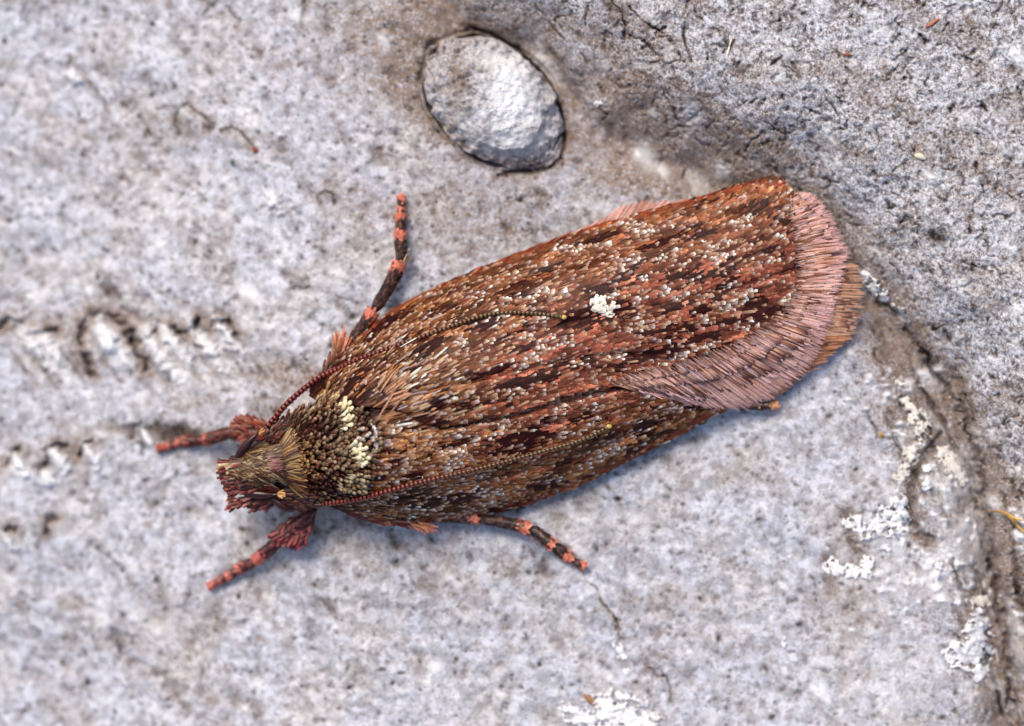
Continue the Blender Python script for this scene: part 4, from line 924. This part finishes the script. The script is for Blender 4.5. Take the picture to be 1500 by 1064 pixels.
antenna('antenna on the upper side, lying along the upper wing', [(391, 626), (404, 610), (420, 592), (440, 574), (466, 554), (495, 541), (524, 527), (560, 514), (600, 500), (650, 482), (690, 468), (716, 461), (745, 458), (780, 459), (806, 462), (826, 465)],
        hA, [(346, 674), (356, 658), (370, 642), (386, 628)], (.66, .80), (380, 636, .90))
antenna('antenna on the lower side, lying along the lower wing', [(434, 741), (450, 740), (474, 738), (500, 735), (530, 730), (560, 722), (600, 711), (640, 701), (680, 692), (720, 682), (760, 671), (800, 660), (840, 649), (868, 638), (892, 625)],
        lambda x, y: float(zm(x, y) + .13), [(358, 722), (376, 724), (396, 725), (412, 724)], (.68, .78), (408, 724, .84))
sp = smooth_path([(398, 730), (410, 738), (424, 744), (436, 742)], 3.0); v, f, _ = tube(P(sp[:, 0], sp[:, 1], np.linspace(.60, .56, len(sp))), .03 + .045 * np.sin(np.linspace(.2, 2.9, len(sp))), 12)
hlink('cheek', v, f, np.tile(lin((58, 18, 12)), (len(v), 1)), M_chitin)

# ---- legs: leg > segments clad with scales, coral at the far end of each joint
CORAL = (212, 122, 98)
def leg(label, joints, dark, band, ring=12, spur=None):
    """joints: (px,py,z_above_bark or None, radius px, band fraction at far end)"""
    lg = bpy.data.objects.new('leg', None); C.objects.link(lg); lg.parent = moth; lg['label'] = label; lg.empty_display_size = .1
    J = [(x, y, float(gh(x, y)) + z, r, b) for (x, y, z, r, b) in joints]; base = np.array(P(J[0][0], J[0][1], J[0][2])); lg.location = base
    ctrl = np.array([(j[0], j[1], j[2] * 100) for j in J]); 
    for i in range(len(J) - 1):
        x0, y0, z0, r0, _ = J[i]; x1, y1, z1, r1, bf = J[i + 1]
        n = max(6, int(math.hypot(x1 - x0, y1 - y0) / 2.5)); g = np.linspace(0, 1, n)
        m0 = (ctrl[i + 1] - ctrl[i - 1]) / 2 if i else (ctrl[1] - ctrl[0]); m1 = (ctrl[i + 2] - ctrl[i]) / 2 if i + 2 < len(J) else (ctrl[-1] - ctrl[-2])
        seg = np.linalg.norm(ctrl[i + 1] - ctrl[i]); m0 = m0 / np.linalg.norm(m0) * seg; m1 = m1 / np.linalg.norm(m1) * seg
        G = g[:, None]; c = (2 * G ** 3 - 3 * G ** 2 + 1) * ctrl[i] + (G ** 3 - 2 * G ** 2 + G) * m0 + (-2 * G ** 3 + 3 * G ** 2) * ctrl[i + 1] + (G ** 3 - G ** 2) * m1
        wv = P(c[:, 0], c[:, 1], c[:, 2] / 100)
        rad = (r0 * (1 - g) + r1 * g) / 100 * .80 * (.66 + .34 * g ** 1.5) * np.where(g < .05, .7, 1) * np.where(g > .97, .6, 1)
        v, f, (cc_, t, s, up) = tube(wv, rad * .86, ring); col = np.where((np.repeat(g, ring) > 1 - bf)[:, None], lin(band) * .35, lin(dark[0]) * .5)
        N_ = int(seg * (r0 + r1) * .8) + 30; u = rng.random(N_) * .93; k = (u * (n - 1)).astype(int); th = rng.random(N_) * 2 * math.pi
        nn = np.cos(th)[:, None] * s[k] + np.sin(th)[:, None] * up[k]; pp = cc_[k] + nn * (rad[k] * .80)[:, None]
        isb = u > (1 - bf - .10 * (bf > 0)) + rng.normal(0, .06, N_); c0 = np.array([lin(q) for q in dark])[rng.integers(0, len(dark), N_)]; c0 *= np.exp(rng.normal(0, .3, N_))[:, None]; c0[isb] = lin(band) * np.exp(rng.normal(0, .22, isb.sum()))[:, None]
        Ls = np.minimum(.11, seg / 100 * .45) * np.exp(rng.normal(0, .15, N_)); 
        v2, f2, c2 = scales(pp, t[k], nn, Ls, .030 + .008 * rng.random(N_), fade(c0, .55, 1.25), 'blunt', .30 + .15 * rng.random(N_), camber=.15)
        V_, F_, C_ = merge([(v, f, col), (v2, f2, c2)])
        link('leg_segment', mesh_np('leg_segment', V_ - base, F_, C_), M_thorax, lg)
    return lg, base
RB = [(78, 30, 24), (52, 18, 15), (104, 52, 40)]; DG = [(50, 36, 32), (36, 24, 22), (76, 58, 46), (104, 66, 58)]
l1, b1 = leg('front leg on the upper side, reaching left', [(395, 640, .60, 14, 0), (345, 634, .42, 13, 0), (306, 643, .24, 10, .12), (276, 647, .15, 9.5, .18), (262, 649, .11, 8, .35), (248, 653, .09, 8, .35), (233, 657, .08, 8.5, .75)], RB, (176, 90, 72))
l2, b2 = leg('front leg on the lower side, reaching down left', [(462, 746, .60, 12, 0), (420, 782, .40, 13, 0), (378, 818, .22, 9.5, .2), (354, 832, .15, 9.5, .22), (338, 842, .12, 8.5, .3), (324, 849, .10, 8, .3), (309, 858, .09, 8, .7)], [(78, 26, 26), (52, 17, 17), (108, 54, 50)], (182, 96, 84))
l3, b3 = leg('middle leg on the upper side, reaching up', [(490, 532, .45, 9, 0), (546, 458, .36, 12, .10), (584, 388, .26, 12, .12), (587, 346, .20, 10, .22), (587, 322, .16, 9, .32), (588, 308, .13, 8, .2), (588, 292, .11, 7.5, .5)], DG, CORAL)
l4, b4 = leg('middle leg on the lower side, reaching down right', [(640, 758, .22, 8, 0), (696, 760, .26, 8.5, .22), (772, 774, .20, 11, .16), (806, 796, .16, 11, .22), (826, 811, .13, 9, .30), (836, 819, .11, 7.5, .3), (852, 828, .10, 7.5, .45)], DG, CORAL)
l5, b5 = leg('hind leg tip peeping out behind the lower wing', [(1060, 590, .20, 6, 0), (1112, 594, .18, 6.5, .0), (1132, 594, .14, 6, .5)], DG, (226, 160, 112))
# bushy scale fans on the front legs and hair pencils at the shoulders
def fan(name, parent, base, pts, ang, n, L, W, cols, zz, spread=16, shape='blunt', label=None, dz=.12):
    poly = np.array(pts, float); x, y = [], []
    while len(x) < n:
        a, b = poly.min(0), poly.max(0); q = a + (b - a) * rng.random(2)
        if inside(np.array([q[0]]), np.array([q[1]]), pts)[0]: x.append(q[0]); y.append(q[1])
    x, y = np.array(x), np.array(y); c0 = poly.mean(0); side = (-(x - c0[0]) * math.sin(math.radians(ang)) + (y - c0[1]) * math.cos(math.radians(ang)))
    a = np.radians(ang + side * .9 + rng.normal(0, spread, n)); p = P(x, y, zz + dz * rng.random(n))
    T = np.stack([np.cos(a), -np.sin(a), -.12 + .12 * rng.normal(0, 1, n)], -1); T /= np.linalg.norm(T, axis=1, keepdims=True); S = np.cross(T, [0, 0, 1.0]); nn = np.cross(S, T); nn /= np.linalg.norm(nn, axis=1, keepdims=True)
    c = np.array([lin(q) for q in cols])[rng.integers(0, len(cols), n)] * np.exp(rng.normal(0, .2, n))[:, None]
    v, f, cc = scales(p, T, nn, L * np.exp(rng.normal(0, .15, n)), W + 0 * x, fade(c, .6, 1.2), shape, .12)
    o = link(name, mesh_np(name, v - np.array(base), f, cc), M_thorax, parent, 'stuff')
    if label: o['label'] = label
fan('scale_fan', l1, b1, [(395, 622), (362, 612), (352, 620), (356, 640), (360, 646), (392, 640)], 190, 170, .15, .042, [(128, 52, 34), (104, 38, 26), (140, 78, 54)], float(gh(370, 630)) + .36, 12, dz=.2)
fan('scale_fan', l2, b2, [(466, 744), (440, 752), (414, 770), (404, 782), (436, 792), (452, 786)], 130, 240, .15, .042, [(116, 34, 38), (90, 24, 28), (156, 84, 78), (132, 50, 50)], float(gh(435, 770)) + .34, 12, dz=.2)
zero = np.zeros(3)
fan('hair_pencil', moth, zero, [(486, 524), (494, 502), (502, 500), (506, 516)], -78, 46, .20, .020, [(206, 124, 86), (196, 140, 100), (180, 96, 64)], .36, 10, 'hair', 'orange hairs at the upper shoulder')
fan('hair_pencil', moth, zero, [(596, 764), (618, 764), (622, 770), (604, 772)], 28, 46, .18, .020, [(222, 146, 108), (206, 124, 88)], .26, 12, 'hair', 'orange hairs at the lower shoulder')
fan('shoulder_scales', moth, zero, [(450, 580), (466, 552), (486, 524), (496, 530), (482, 552), (462, 582)], -58, 150, .14, .036, [(108, 44, 24), (84, 28, 16), (140, 84, 44)], .42, 12, 'blunt')
fan('shoulder_scales', moth, zero, [(470, 738), (520, 752), (566, 762), (600, 766), (566, 768), (520, 758)], 8, 130, .14, .034, [(108, 34, 26), (84, 24, 18), (130, 60, 40)], .30, 8, 'blunt')
fan('spurs', l3, b3, [(578, 402), (590, 398), (592, 390), (582, 388)], -62, 7, .26, .018, [(190, 170, 130), (120, 80, 60)], float(gh(585, 395)) + .26, 10, 'hair', dz=.05)
fan('spurs', l4, b4, [(762, 772), (772, 770), (774, 778), (766, 780)], 44, 7, .24, .018, [(150, 110, 80), (110, 70, 50)], float(gh(768, 775)) + .20, 10, 'hair', dz=.05)
fan('shoulder_scales', moth, zero, [(408, 716), (440, 712), (458, 728), (452, 742), (424, 744), (410, 732)], 10, 240, .15, .036, [(70, 24, 18), (48, 16, 12), (96, 44, 28)], .52, 14, 'blunt', dz=.22)
fan('shoulder_scales', moth, zero, [(384, 640), (402, 622), (436, 604), (444, 612), (424, 640), (400, 652)], -40, 200, .15, .036, [(70, 24, 18), (52, 18, 12), (104, 48, 28)], .50, 14, 'blunt', dz=.22)
print('objects', len(bpy.data.objects))
